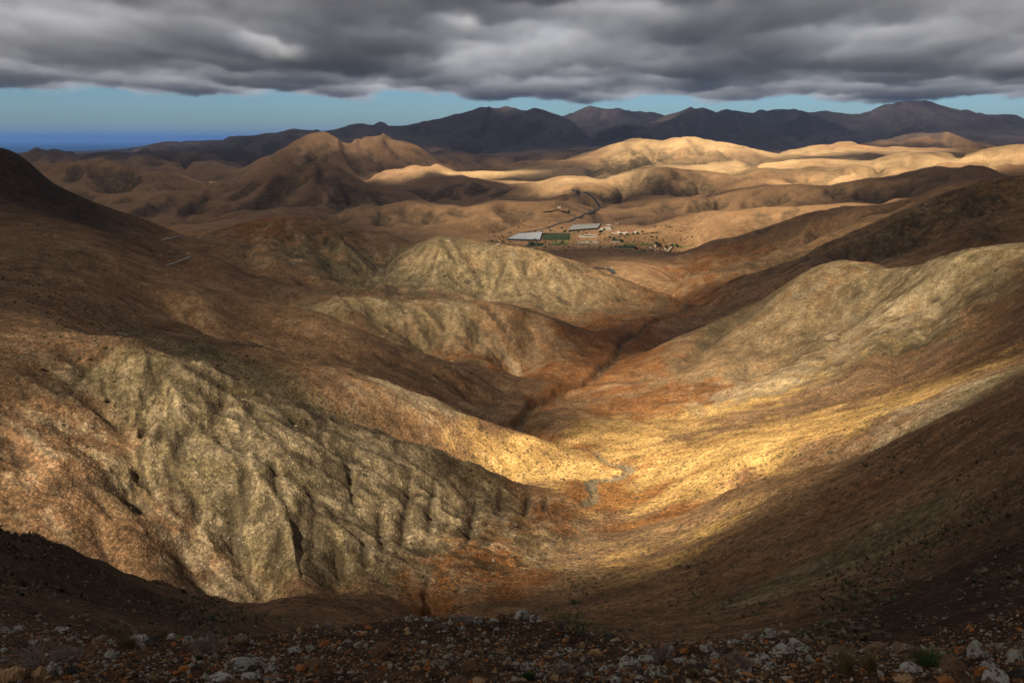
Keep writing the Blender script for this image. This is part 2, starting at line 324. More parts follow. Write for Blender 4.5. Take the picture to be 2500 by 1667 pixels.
d2 = ((X[:, None, :] - X[None, :, :]) ** 2).sum(-1)
lam = np.where(P[:, 3] >= 1, 2e-6, np.where(P[:, 3] > 0.2, 2e-5, 2e-4))
A = np.zeros((n + 3, n + 3))
A[:n, :n] = kern(d2) + np.diag(lam)
A[:n, n] = 1; A[:n, n + 1:] = X; A[n, :n] = 1; A[n + 1:, :n] = X.T
sol = np.linalg.solve(A, np.r_[P[:, 2], 0, 0, 0])


def tps(uu, ww):
    q = np.c_[uu.ravel(), ww.ravel() * WS]
    out = np.empty(len(q))
    for k in range(0, len(q), 6000):
        c = q[k:k + 6000]
        r2 = (c ** 2).sum(1)[:, None] + (X ** 2).sum(1)[None, :] - 2 * c @ X.T
        out[k:k + 6000] = kern(np.maximum(r2, 0)) @ sol[:n] + sol[n] + c @ sol[n + 1:]
    return out.reshape(uu.shape)


def up(arr, m, axis):
    """cubic (Catmull-Rom) resampling of a regular grid to m samples along an axis"""
    arr = np.moveaxis(arr, axis, 0)
    k = arr.shape[0]
    t = np.linspace(0, k - 1, m); i = np.clip(t.astype(int), 0, k - 2); f = (t - i)[:, None]
    pad = np.concatenate([2 * arr[:1] - arr[1:2], arr, 2 * arr[-1:] - arr[-2:-1]])
    p0, p1, p2, p3 = pad[i], pad[i + 1], pad[i + 2], pad[i + 3]
    r = p1 + 0.5 * f * (p2 - p0 + f * (2 * p0 - 5 * p1 + 4 * p2 - p3 + f * (3 * (p1 - p2) + p3 - p0)))
    return np.moveaxis(r, 0, axis)


UMAX = 0.86
NU, NW = 861, 1000
W0, W1 = math.log(7.0), math.log(14500.0)
cu = np.linspace(-UMAX, UMAX, 431); cw = np.linspace(W0, W1, 430)
CU, CW = np.meshgrid(cu, cw, indexing='ij')
S0 = tps(CU, CW)
S0 = up(up(S0, NU, 0), NW, 1)
gu = np.linspace(-UMAX, UMAX, NU); gw = np.linspace(W0, W1, NW)
GU, GW = np.meshgrid(gu, gw, indexing='ij')
D = np.exp(GW)
GX = GU * D; GY = D
Z = S0 * D


def gradient(Z):
    zu = np.gradient(Z, gu, axis=0); zw = np.gradient(Z, gw, axis=1)
    gx = zu / D
    gy = zw / D - GU / D * zu
    return gx, gy


def blur(A, ku, kw):
    for ax, k in ((0, ku), (1, kw)):
        for _ in range(2):
            if k < 1: continue
            A = np.moveaxis(A, ax, 0)
            pad = np.concatenate([np.repeat(A[:1], k, 0), A, np.repeat(A[-1:], k, 0)])
            c = np.cumsum(np.concatenate([np.zeros_like(pad[:1]), pad]), axis=0)
            A = (c[2 * k + 1:] - c[:-2 * k - 1]) / (2 * k + 1)
            A = np.moveaxis(A, 0, ax)
    return A


def polyfield(uu, ww, reach=0.2):
    """distance (about metres) of the ground from a surveyed line, and the position 0..1 along it"""
    best = np.full(D.shape, 1e6); tt = np.zeros(D.shape)
    k = len(uu) - 1
    for i in range(k):
        ax, ay, bx, by = uu[i], ww[i], uu[i + 1], ww[i + 1]
        i0, i1 = np.searchsorted(gu, [min(ax, bx) - reach, max(ax, bx) + reach])
        j0, j1 = np.searchsorted(gw, [min(ay, by) - reach, max(ay, by) + reach])
        if i1 <= i0 or j1 <= j0: continue
        U_, W_ = GU[i0:i1, j0:j1], GW[i0:i1, j0:j1]
        vx, vy = bx - ax, by - ay
        t = np.clip(((U_ - ax) * vx + (W_ - ay) * vy) / (vx * vx + vy * vy + 1e-12), 0, 1)
        d = np.hypot(U_ - ax - t * vx, W_ - ay - t * vy)
        bb = best[i0:i1, j0:j1]; m = d < bb
        bb[m] = d[m]; tt[i0:i1, j0:j1][m] = (i + t[m]) / k
    return best * D, tt


def first_hit(SS, px, py):
    """(u, ln distance) where a sight line first meets the ground"""
    u, s = pix(px, py)
    f = (u + UMAX) / (2 * UMAX) * (NU - 1)
    i = int(np.clip(math.floor(f), 0, NU - 2)); f -= i
    col = SS[i] * (1 - f) + SS[i + 1] * f
    j = int(np.argmax(col >= s)) if (col >= s).any() else NW - 1
    w = gw[j]
    if j > 0:
        t = (s - col[j - 1]) / (col[j] - col[j - 1] + 1e-12)
        w = gw[j - 1] + np.clip(t, 0, 1) * (gw[j] - gw[j - 1])
    return float(u), float(w), float(s)


# gullies and hollows seen on the slopes: (line, half width m, depth m, how overgrown)
GULLY = [
    ([(150, 1040), (199, 1082), (282, 1150), (343, 1226), (390, 1266), (434, 1317), (470, 1385), (515, 1445)], 5, 2.2, .3),
    ([(296, 832), (235, 880), (190, 925), (173, 941)], 1.5, 1.3, 0), ([(556, 963), (535, 1000), (520, 1031)], 2.1, 1.6, 0), ([(625, 985), (605, 1030), (590, 1075)], 2.1, 1.1, 0),
    ([(664, 1110), (672, 1150), (675, 1195)], 1.5, 1.6, 0), ([(850, 1116), (856, 1165), (866, 1222)], 1.5, 1.9, 0), ([(885, 1300), (888, 1340), (892, 1380)], 1.8, 1.8, 0), ([(745, 1228), (732, 1262), (725, 1300)], 1.4, 1.2, 0),
    ([(1165, 1215), (1152, 1270), (1138, 1320)], 1.8, 2.1, 0), ([(1003, 1150), (992, 1240), (978, 1330)], 1.8, 1.8, 0), ([(1062, 1170), (1052, 1240), (1045, 1310)], 1.5, 1.5, 0), ([(1295, 1196), (1286, 1225), (1280, 1258)], 1.4, 1.8, 0),
    ([(1335, 1210), (1330, 1240)], 1.3, 1.5, 0), ([(1225, 1190), (1218, 1250)], 1.5, 1.4, 0), ([(480, 1010), (450, 1060), (420, 1120), (400, 1160)], 2.1, 1.2, 0), ([(330, 1130), (345, 1160), (365, 1180)], 2.5, 3, .3),
    ([(760, 1180), (770, 1260), (760, 1330)], 2.1, 1.2, 0), ([(600, 1180), (580, 1260), (560, 1330)], 2.8, 1.5, 0), ([(690, 1260), (680, 1340), (670, 1400)], 2.1, 1.5, 0), ([(930, 1220), (925, 1290), (935, 1350)], 1.8, 1.5, 0), ([(810, 1300), (820, 1360), (830, 1400)], 2.1, 1.8, 0),
    ([(985, 600), (945, 612), (910, 642), (876, 683), (890, 706)], 28, 15, .7), ([(1130, 600), (1180, 645), (1197, 690), (1190, 722)], 28, 13, .5), ([(1060, 605), (1030, 665), (1010, 712)], 16, 6, .4), ([(1290, 645), (1320, 700), (1330, 745)], 14, 3.5, .2), ([(955, 640), (970, 690), (985, 715)], 12, 6, .4),
    ([(640, 545), (605, 600), (590, 650)], 22, 9, .5), ([(760, 545), (800, 620), (830, 680)], 24, 9, .5), ([(700, 540), (700, 600), (720, 650)], 16, 5, .5),
    ([(980, 745), (1000, 800), (1010, 850)], 12, 5, .4), ([(1175, 765), (1160, 811), (1147, 850)], 9, 6, .4), ([(1085, 755), (1075, 800), (1050, 845)], 11, 5, .4), ([(890, 740), (930, 790), (960, 815)], 14, 4, .3), ([(1250, 765), (1290, 830), (1330, 880)], 12, 5, .4), ([(1320, 790), (1360, 840), (1390, 875)], 9, 4, .3),
    ([(860, 850), (990, 900), (1080, 940), (1180, 990)], 10, 3, .6), ([(700, 800), (820, 850), (900, 900)], 12, 3, .2),
    ([(725, 408), (690, 450), (661, 488), (560, 520), (440, 542)], 57, 34, 1), ([(830, 428), (855, 470), (830, 505)], 54, 29, 1), ([(640, 440), (590, 470), (560, 490)], 36, 16, .8), ([(430, 475), (380, 505), (330, 528)], 39, 20, 1), ([(310, 482), (280, 500)], 32, 16, 1), ([(520, 470), (480, 495), (440, 520)], 36, 17, .9), ([(900, 455), (930, 480), (945, 500)], 36, 16, .9),
    ([(793, 335), (775, 362), (742, 398)], 68, 48, 1), ([(870, 345), (930, 395), (990, 415)], 43, 20, .5), ([(930, 342), (990, 385), (1040, 405)], 43, 18, .5), ([(840, 350), (860, 390), (880, 420)], 43, 18, .7), ([(745, 345), (715, 385)], 36, 16, .4),
    ([(255, 400), (262, 435), (290, 465)], 72, 36, 1), ([(310, 405), (320, 430), (300, 462)], 50, 25, 1), ([(190, 405), (170, 440)], 43, 20, .9), ([(420, 440), (400, 456)], 28, 11, .4),
    ([(1290, 497), (1250, 535), (1195, 560)], 43, 23, .8), ([(1010, 450), (1040, 478)], 43, 20, 1), ([(1125, 442), (1075, 470), (1045, 488)], 43, 23, 1), ([(1060, 510), (1045, 535)], 28, 14, 1), ([(1115, 508), (1105, 520)], 25, 11, 1), ([(935, 515), (925, 545)], 28, 13, .9), ([(1180, 452), (1160, 470)], 43, 20, 1), ([(1270, 452), (1200, 480)], 36, 16, .7),
    ([(1617, 352), (1600, 380), (1530, 412)], 93, 51, .8), ([(1487, 374), (1500, 395), (1516, 412)], 79, 43, .7), ([(1440, 395), (1450, 415), (1440, 428)], 50, 25, .7), ([(1560, 345), (1545, 375)], 64, 23, .5), ([(1700, 350), (1710, 380)], 57, 23, .5),
    ([(1600, 422), (1590, 445), (1600, 470)], 50, 27, 1), ([(1700, 428), (1710, 450), (1690, 475)], 50, 27, 1), ([(1530, 435), (1520, 465), (1500, 490)], 43, 23, .9), ([(1660, 420), (1650, 440)], 43, 18, .8), ([(1860, 395), (1840, 405)], 57, 23, .6), ([(1930, 430), (1920, 448)], 39, 18, .7), ([(2130, 402), (2150, 420), (2110, 438)], 57, 25, .5), ([(2260, 392), (2250, 415)], 57, 27, .4), ([(2430, 385), (2420, 410)], 50, 23, .4),
    ([(1770, 482), (1740, 500), (1690, 512)], 43, 23, 1), ([(1880, 462), (1905, 485), (1890, 500)], 36, 20, 1), ([(2030, 462), (2045, 480)], 32, 18, 1), ([(2140, 445), (2100, 480)], 43, 23, 1), ([(2250, 430), (2200, 465)], 36, 18, 1), ([(1640, 490), (1620, 515)], 36, 16, .8),
    ([(1690, 528), (1683, 555), (1665, 582)], 27, 9, 1), ([(1855, 512), (1872, 545), (1860, 562)], 25, 9, .9), ([(1935, 505), (1925, 530)], 21, 9, .9), ([(1780, 520), (1790, 560)], 21, 5, .4),
    ([(1400, 500), (1450, 520), (1465, 545)], 21, 9, .8), ([(1470, 465), (1480, 490)], 21, 9, .7), ([(1560, 520), (1500, 535)], 21, 8, .6),
    ([(1850, 738), (1760, 790), (1700, 845), (1670, 890)], 17, 9, .8), ([(2222, 661), (2140, 705), (2020, 770), (1900, 850), (1800, 905)], 26, 15, .15), ([(2185, 800), (2190, 850), (2205, 905)], 7, 4, .3), ([(2330, 640), (2300, 720), (2260, 800), (2230, 880)], 18, 9, .3), ([(2440, 640), (2420, 720), (2390, 800)], 16, 7, .3), ([(2100, 740), (2040, 830), (1960, 920)], 15, 6, .2), ([(2090, 800), (2070, 880), (2040, 940)], 10, 3, .2),
    ([(2380, 560), (2340, 600), (2300, 630)], 14, 6, .6), ([(2450, 540), (2420, 590)], 12, 6, .6), ([(2290, 500), (2230, 560), (2150, 620)], 18, 8, .7), ([(2400, 470), (2330, 520)], 18, 7, .7), ([(2150, 560), (2050, 620)], 14, 5, .6), ([(2000, 620), (1930, 660)], 14, 5, .6),
    ([(2050, 540), (1960, 590), (1860, 620)], 22, 8, .6), ([(2250, 480), (2150, 520), (2080, 545)], 22, 8, .6),
    ([(2330, 1060), (2150, 1160), (1980, 1250)], 8, 2.4, .3), ([(2420, 1180), (2200, 1300), (1950, 1400)], 5, 1.6, .3), ([(1950, 1180), (1800, 1240), (1650, 1290)], 7, 1.6, 0),
    ([(1150, 330), (1180, 350), (1160, 370)], 160, 50, .3), ([(1060, 300), (1040, 330)], 160, 40, .3), ([(1230, 290), (1280, 330), (1220, 352)], 200, 70, .2), ([(1700, 280), (1680, 320)], 160, 50, .2), ([(1750, 295), (1760, 335)], 160, 50, .2), ([(2250, 260), (2200, 310)], 200, 70, .2), ([(2300, 275), (2330, 320)], 200, 60, .2), ([(1600, 305), (1590, 335)], 150, 40, .2), ([(1450, 275), (1430, 300)], 200, 60, .2), ([(560, 345), (570, 360)], 120, 35, .4), ([(850, 322), (840, 340)], 120, 35, .3), ([(680, 330), (700, 350)], 120, 35, .4),
    ([(150, 380), (140, 395)], 80, 25, .4), ([(300, 378), (330, 400)], 90, 30, .4), ([(440, 380), (460, 410)], 90, 30, .4), ([(540, 380), (560, 405)], 90, 30, .4),
]
S_START = S0.copy()
grown = np.zeros_like(Z); crackm = np.zeros_like(Z)
for line, hw, dep, og in GULLY:
    h = [first_hit(S_START, *p) for p in line]
    uu = [q[0] for q in h]; ww = [q[1] for q in h]
    d, t = polyfield(uu, ww, 3.0 * hw / math.exp(min(ww)) + 0.01)
    m = d < 3 * hw
    if not m.any(): continue
    dm = d[m] + hw * 0.30 * perlin(GX[m] / (hw * 1.2), GY[m] / (hw * 1.2), 60) + hw * 0.16 * perlin(GX[m] / (hw * 0.4), GY[m] / (hw * 0.4), 61)
    prof = np.clip(1 - np.abs(dm) / (1.7 * hw), 0, 1) ** 1.7
    taper = sstep(-0.25, 0.35, t[m]) * (1 - 0.5 * sstep(0.85, 1.0, t[m]))
    Z[m] -= dep * prof * taper
    if og: grown[m] = np.maximum(grown[m], og * np.exp(-(dm / (1.0 * hw)) ** 2) * taper)
    if hw < 4.1: crackm[m] = np.maximum(crackm[m], prof * taper)


gx, gy = gradient(Z)
slope = np.hypot(gx, gy)
_a = np.array(WASH, float)
_t = np.linspace(0, len(_a) - 1, 140); _i = np.arange(len(_a))
_u = np.interp(_t, _i, pix(_a[:, 0], _a[:, 1])[0]); _w = np.interp(_t, _i, np.log(_a[:, 2]))
_u = _u + 0.011 * perlin(_t * 0.9, _t * 0 + 3.3, 91) + 0.006 * perlin(_t * 2.3, _t * 0 + 7.7, 92)      # the stream winds
_w = _w + 0.020 * perlin(_t * 1.1, _t * 0 + 5.1, 93)
wash_d = polyfield(_u, _w, 0.25)[0]


def blob(px, py, dist, ru, rw, rot=0.0):
    """soft spot of ground around a surveyed point; radii in u and ln(distance)"""
    u0, _ = pix(px, py)
    a_, b_ = GU - u0, GW - math.log(dist)
    c_, s_ = math.cos(rot), math.sin(rot)
    return np.exp(-((a_ * c_ + b_ * s_) / ru) ** 2 - ((b_ * c_ - a_ * s_) / rw) ** 2)


plain = np.exp(-((GU - 0.08) / 0.20) ** 2 - ((GW - math.log(1750)) / 0.13) ** 2)
plain = np.clip(plain * 1.6, 0, 1)
near_rock = 1 - sstep(math.log(900), math.log(1700), GW)
# how craggy the ground is: bare rock faces against smooth soil slopes
craggy = np.clip(1.3 * blob(650, 1150, 205, 0.26, 0.22) + 1.0 * blob(1080, 1220, 235, 0.16, 0.16) + 0.9 * blob(1050, 800, 600, 0.22, 0.12) + 0.8 * blob(1200, 690, 880, 0.25, 0.12)
                 + 0.7 * blob(750, 610, 920, 0.14, 0.12) + 0.8 * blob(2150, 800, 470, 0.22, 0.2) + 0.9 * blob(2250, 570, 850, 0.25, 0.2) + 0.7 * blob(1130, 930, 460, 0.12, 0.10)
                 + 0.45 * blob(350, 760, 400, 0.3, 0.22) + 0.35 * blob(100, 1050, 170, 0.2, 0.25) + 0.5 * blob(2000, 1400, 70, 0.3, 0.5) + 0.4 * blob(950, 960, 345, 0.18, 0.1), 0, 1.2)
calm = (1 - 0.92 * plain) * sstep(1.0, 7.0, wash_d)

# --- erosion: gullies that run down the slope, octave by octave
sm_x = blur(gx, 5, 5); sm_y = blur(gy, 5, 5)
det = np.zeros_like(Z)
far = 1 - near_rock
gully_far = np.zeros_like(Z)
for k, lam_m in enumerate((640., 330., 170., 85., 44., 22., 11., 5.5)):
    vis = sstep(0.005, 0.014, lam_m / D) * (1 - sstep(0.11, 0.24, lam_m / D))
    m = vis > 0.002
    if not m.any(): continue
    sl = np.hypot(sm_x[m], sm_y[m]) + 1e-6
    dx = -sm_y[m] / sl; dy = sm_x[m] / sl
    px_, py_ = GX[m] / lam_m, GY[m] / lam_m
    wxp = fbm(px_ * 0.6, py_ * 0.6, 40 + k, 2) * 0.45
    e = erosion(px_ + wxp, py_ - wxp, dx, dy, 100 + k)
    e = np.where(e > 0, e * 0.55, e)                       # rounded ribs, sharper gullies
    stp = sstep(0.04, 0.40 * near_rock[m] + 0.16 * far[m], sl)
    kk = near_rock[m] * (0.015 + 0.058 * craggy[m]) + far[m] * ((0.078 + 0.045 * sstep(math.log(5500), math.log(7500), GW[m])) if lam_m > 100 else 0.034)
    det[m] += vis[m] * lam_m * kk * stp * e
    if lam_m > 80:
        gully_far[m] += vis[m] * stp * e
det *= calm
# --- lumpy relief
for k, lam_m in enumerate((300., 120., 50., 20., 8., 3.2, 1.3, 0.6)):
    vis = sstep(0.004, 0.012, lam_m / D) * (1 - sstep(0.12, 0.3, lam_m / D))
    m = vis > 0.002
    if not m.any(): continue
    nz = perlin(GX[m] / lam_m, GY[m] / lam_m, 300 + k)
    det[m] += vis[m] * nz * lam_m * (0.018 + 0.016 * near_rock[m] + 0.020 * craggy[m]) * calm[m]
# --- flutes and cracks of the bare rock
flute = np.zeros_like(Z)
for k, lam_m in enumerate((26., 13., 6.5, 3.2)):
    vis = sstep(0.006, 0.013, lam_m / D) * (1 - sstep(0.09, 0.2, lam_m / D)) * np.clip(craggy, 0, 1)
    m = vis > 0.02
    if not m.any(): continue
    sl = np.hypot(sm_x[m], sm_y[m]) + 1e-6
    dx = -sm_y[m] / sl; dy = sm_x[m] / sl
    wv = fbm(GX[m] / lam_m / 2, GY[m] / lam_m / 2, 210 + k, 3) * 0.6
    e = erosion(GX[m] / lam_m * 0.8 + wv, GY[m] / lam_m * 0.8 - wv, dx, dy, 220 + k)
    br = sstep(-0.1, 0.35, fbm(GX[m] / lam_m / 2.5, GY[m] / lam_m / 2.5, 230 + k, 3))
    c_ = sstep(0.35, 0.95, -e) * br
    det[m] -= vis[m] * c_ * lam_m * 0.13
    flute[m] = np.maximum(flute[m], vis[m] * c_)
stria = np.zeros_like(Z)
for k, lam_m in enumerate((9., 4.5, 2.2)):
    vis = sstep(0.0045, 0.010, lam_m / D) * (1 - sstep(0.05, 0.12, lam_m / D))
    m = vis > 0.02
    if not m.any(): continue
    sl = np.hypot(sm_x[m], sm_y[m]) + 1e-6
    wv = fbm(GX[m] / lam_m / 2, GY[m] / lam_m / 2, 240 + k, 3) * 0.7
    e = erosion(GX[m] / lam_m * 0.7 + wv, GY[m] / lam_m * 0.7 - wv, -sm_y[m] / sl, sm_x[m] / sl, 250 + k)
    e = e * sstep(-0.2, 0.3, fbm(GX[m] / lam_m / 3, GY[m] / lam_m / 3, 260 + k, 2))
    stria[m] += vis[m] * e
    det[m] += vis[m] * e * lam_m * (0.006 + 0.052 * np.clip(craggy[m], 0, 1)) * calm[m]
outcrop = np.zeros_like(Z); clefts = np.zeros_like(Z)
for k, lam_m in enumerate((15., 8., 4.2)):
    vis = sstep(0.008, 0.016, lam_m / D) * (1 - sstep(0.07, 0.15, lam_m / D)) * np.clip(craggy * 1.3, 0, 1)
    m = vis > 0.02
    if not m.any(): continue
    sl = np.hypot(sm_x[m], sm_y[m]) + 1e-6
    wv = fbm(GX[m] / lam_m, GY[m] / lam_m, 270 + k, 3) * 0.45
    e = erosion(GX[m] / lam_m * 0.75 + wv, GY[m] / lam_m * 0.75 - wv, -sm_y[m] / sl, sm_x[m] / sl, 280 + k)
    pn = fbm(GX[m] / lam_m / 3.2, GY[m] / lam_m / 3.2, 290 + k, 3)
    o_ = sstep(0.12, 0.42, e + 0.40 * perlin(GX[m] / lam_m * 3, GY[m] / lam_m * 3, 295 + k)) * sstep(-0.02, 0.16, pn)
    c_ = sstep(0.34, 0.62, -e) * sstep(-0.10, 0.10, -pn + 0.05)
    outcrop[m] = np.maximum(outcrop[m], vis[m] * o_); clefts[m] = np.maximum(clefts[m], vis[m] * c_)
    det[m] += vis[m] * calm[m] * lam_m * (0.045 * o_ - 0.085 * c_)
crackm = np.clip(crackm + 0.8 * flute + 0.9 * clefts, 0, 1)
Z = Z + det
# gorge: the stream bed cuts down into the flats
deep0 = blob(1400, 930, 560, 0.12, 0.35)
wob = np.abs(wash_d + 3.5 * deep0 * perlin(GX / 45, GY / 45, 79)) + 1.3 * perlin(GX / 14, GY / 14, 77) + 0.6 * perlin(GX / 5, GY / 5, 78)
deep = blob(1330, 980, 490, 0.08, 0.22)
gorge_w = 1.0 + 2.0 * deep + 0.0015 * D
cut = (1 - sstep(gorge_w * 0.5, gorge_w * 1.5, wob)) * (0.5 + 3.6 * deep + 0.0015 * D + 3.0 * blob(1050, 1480, 168, 0.03, 0.05))
Z = Z - cut * (GW > math.log(150)) * (GW < math.log(950))
S = Z / D
RUN = np.maximum.accumulate(S, axis=1)


def ray(px, py):
    """first ground hit of a sight line -> world point"""
    u, w, s = first_hit(S, px, py)
    d = math.exp(w)
    return Vector((u * d, d, s * d))


def zat(x, y):
    x = np.asarray(x, float); y = np.maximum(np.asarray(y, float), 7.01)
    fu = np.clip((x / y + UMAX) / (2 * UMAX) * (NU - 1), 0, NU - 1.001)
    fw = np.clip((np.log(y) - W0) / (W1 - W0) * (NW - 1), 0, NW - 1.001)
    i = fu.astype(int); j = fw.astype(int); a = fu - i; b = fw - j
    return (Z[i, j] * (1 - a) * (1 - b) + Z[i + 1, j] * a * (1 - b) + Z[i, j + 1] * (1 - a) * b + Z[i + 1, j + 1] * a * b)

# ==== END TERRAIN

# ------------------------------------------------------------------ ground colours
def mix(c, col, f):
    f = np.clip(f, 0, 1)[..., None]
    return c * (1 - f) + np.array(col)[None, None, :] * f


def patchy(f, lam, seed, lo=-0.25, hi=0.25, octv=4):
    """break a soft spot up into patches whose size goes with the distance"""
    nz = fbm(GX / lam, GY / lam, seed, octv)
    return sstep(0.25, 0.75, f + nz * 0.9) * np.clip(f * 2.2, 0, 1)


TAN = (0.330, 0.200, 0.100)
SAND, BROWN, OLIVE, RUST = (0.345, 0.200, 0.098), (0.215, 0.122, 0.062), (0.212, 0.165, 0.085), (0.270, 0.105, 0.030)
GOLD, PALE, SHADE_TONE, BED, VEG, FARB = (0.585, 0.360, 0.125), (0.430, 0.330, 0.200), (0.034, 0.021, 0.014), (0.215, 0.165, 0.098), (0.050, 0.050, 0.034), (0.070, 0.056, 0.058)
TINT = np.empty(D.shape + (3,)); TINT[:] = SAND
lf = np.log(D)
big = fbm(GX / 260, GY / 260, 500, 4)
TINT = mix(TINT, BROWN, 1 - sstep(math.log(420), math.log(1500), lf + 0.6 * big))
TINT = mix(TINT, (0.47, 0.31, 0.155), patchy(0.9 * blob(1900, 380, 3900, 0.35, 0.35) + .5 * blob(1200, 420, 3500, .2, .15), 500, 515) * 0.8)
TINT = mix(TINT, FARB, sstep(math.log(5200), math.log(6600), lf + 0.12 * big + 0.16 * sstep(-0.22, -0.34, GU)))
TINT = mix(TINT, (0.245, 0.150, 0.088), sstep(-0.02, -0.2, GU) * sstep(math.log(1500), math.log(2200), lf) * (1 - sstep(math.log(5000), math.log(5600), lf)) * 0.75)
# olive rock
ol = 1.5 * blob(700, 1150, 205, 0.24, 0.20) + 1.3 * blob(1080, 1200, 240, 0.16, 0.15) + 0.9 * blob(600, 900, 300, 0.2, 0.12) + 1.0 * blob(1150, 690, 880, 0.30, 0.12) \
    + 0.7 * blob(1000, 790, 600, 0.2, 0.12) + 1.3 * blob(2150, 770, 480, 0.28, 0.16) + 0.9 * blob(1950, 720, 590, 0.14, 0.1) + 0.8 * blob(2300, 1000, 215, 0.14, 0.12) + 0.6 * blob(2000, 1350, 90, 0.3, 0.3)
TINT = mix(TINT, OLIVE, patchy(ol, 30, 510) * 0.9)
# tan soil of the right-hand slopes
TINT = mix(TINT, TAN, np.clip(1.2 * blob(1600, 1350, 190, 0.25, 0.3) + 1.1 * blob(1650, 960, 470, 0.22, 0.25) + 1.0 * blob(1650, 680, 1050, 0.2, 0.3) + .6 * blob(1200, 890, 540, .2, .12), 0, 1) * (0.75 + 0.5 * fbm(GX / 40, GY / 40, 519, 4)))
# golden soil
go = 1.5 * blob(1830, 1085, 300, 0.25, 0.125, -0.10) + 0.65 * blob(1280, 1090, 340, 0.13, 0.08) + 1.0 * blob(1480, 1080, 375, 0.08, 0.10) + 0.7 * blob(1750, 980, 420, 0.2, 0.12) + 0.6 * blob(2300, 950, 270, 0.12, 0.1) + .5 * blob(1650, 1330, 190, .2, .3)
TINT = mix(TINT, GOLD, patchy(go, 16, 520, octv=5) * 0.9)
# rust soil
ru = 1.0 * blob(1230, 1400, 188, 0.07, 0.10) + 0.9 * blob(1520, 1200, 292, 0.07, 0.05) + 1.0 * blob(1650, 960, 455, 0.12, 0.08) + 0.7 * blob(1480, 890, 600, 0.10, 0.2) \
    + 0.9 * blob(1300, 905, 560, 0.14, 0.05) + 0.9 * blob(1700, 720, 950, 0.10, 0.12) + 0.8 * blob(1520, 790, 740, 0.06, 0.1) + 0.8 * blob(2170, 690, 600, 0.07, 0.05) + 0.7 * blob(1620, 1260, 250, 0.14, 0.05) \
    + 0.8 * blob(850, 1440, 150, 0.12, 0.06) + 0.7 * blob(250, 560, 620, 0.08, 0.06) + 0.8 * blob(640, 560, 980, 0.06, 0.08) + 0.55 * np.exp(-(wash_d / 11) ** 2) + 0.9 * blob(500, 1580, 18, 0.3, 0.2) + .6 * blob(1750, 640, 1250, .1, .12)
TINT = mix(TINT, RUST, patchy(ru, 16, 530, octv=5) * 0.8)
# streaks of washed soil that run down the slopes
sl_ = np.hypot(sm_x, sm_y) + 1e-6
for k, lam_m in enumerate((22., 10., 5.)):
    m = (lf > math.log(lam_m * 12)) & (lf < math.log(lam_m * 95))
    wv = fbm(GX[m] / lam_m / 3, GY[m] / lam_m / 3, 590 + k, 3) * 0.5
    e = erosion(GX[m] / lam_m * .6 + wv, GY[m] / lam_m * .6 - wv, (-sm_y / sl_)[m], (sm_x / sl_)[m], 600 + k)
    q = sstep(0.05, 0.8, e) * sstep(-0.25, 0.35, fbm(GX[m] / lam_m / 4, GY[m] / lam_m / 4, 610 + k, 3)) * sstep(-0.1, 0.25, GU[m] + 0.05) * (1 - 0.6 * np.clip(craggy[m], 0, 1))
    q2 = sstep(0.1, 0.9, -e) * sstep(-0.25, 0.35, fbm(GX[m] / lam_m / 4 + 7, GY[m] / lam_m / 4, 620 + k, 3))
    t_ = TINT[m]
    t_ = t_ * (1 - 0.45 * q[:, None]) + np.array(RUST) * 0.45 * q[:, None]
    t_ = t_ * (1 + 0.22 * q2[:, None])
    TINT[m] = t_
# pale outcrops
pa = 1.0 * blob(1010, 1000, 360, 0.07, 0.05) + 0.9 * blob(570, 1390, 160, 0.06, 0.07) + 0.8 * blob(1830, 960, 440, 0.07, 0.05) + 0.6 * blob(1000, 1060, 300, .1, .05) + 0.4 * blob(2250, 950, 240, .15, .15) + .35 * ol
TINT = mix(TINT, PALE, patchy(pa, 9, 540) * 0.65)
TINT = mix(TINT, (0.370, 0.275, 0.165), outcrop * 0.75)
# shade of the dark hill, near slopes and corner, put into the ground colour
shade_mask = 1.3 * blob(60, 470, 760, 0.17, 0.28) + 1.2 * blob(200, 1430, 55, 0.30, 0.45) + 0.95 * blob(2400, 1380, 42, 0.28, 0.55) + 0.6 * blob(250, 650, 470, 0.2, 0.15) + 0.8 * (1 - sstep(math.log(22), math.log(60), lf))
TINT = mix(TINT, SHADE_TONE, np.clip(shade_mask, 0, 1) * (0.93 + 0.12 * fbm(GX / 8, GY / 8, 550, 3)))
# stream bed
TINT = mix(TINT, BED, (1 - sstep(0.9, 2.2, wob - 1.4 * blob(1480, 1170, 315, 0.06, 0.12))) * (lf > math.log(160)) * (lf < math.log(960)) * np.clip(0.15 + 0.8 * blob(1480, 1170, 315, 0.06, 0.12) + 0.55 * sstep(-.1, .3, fbm(GX / 12, GY / 12, 545, 2)), 0, 1))
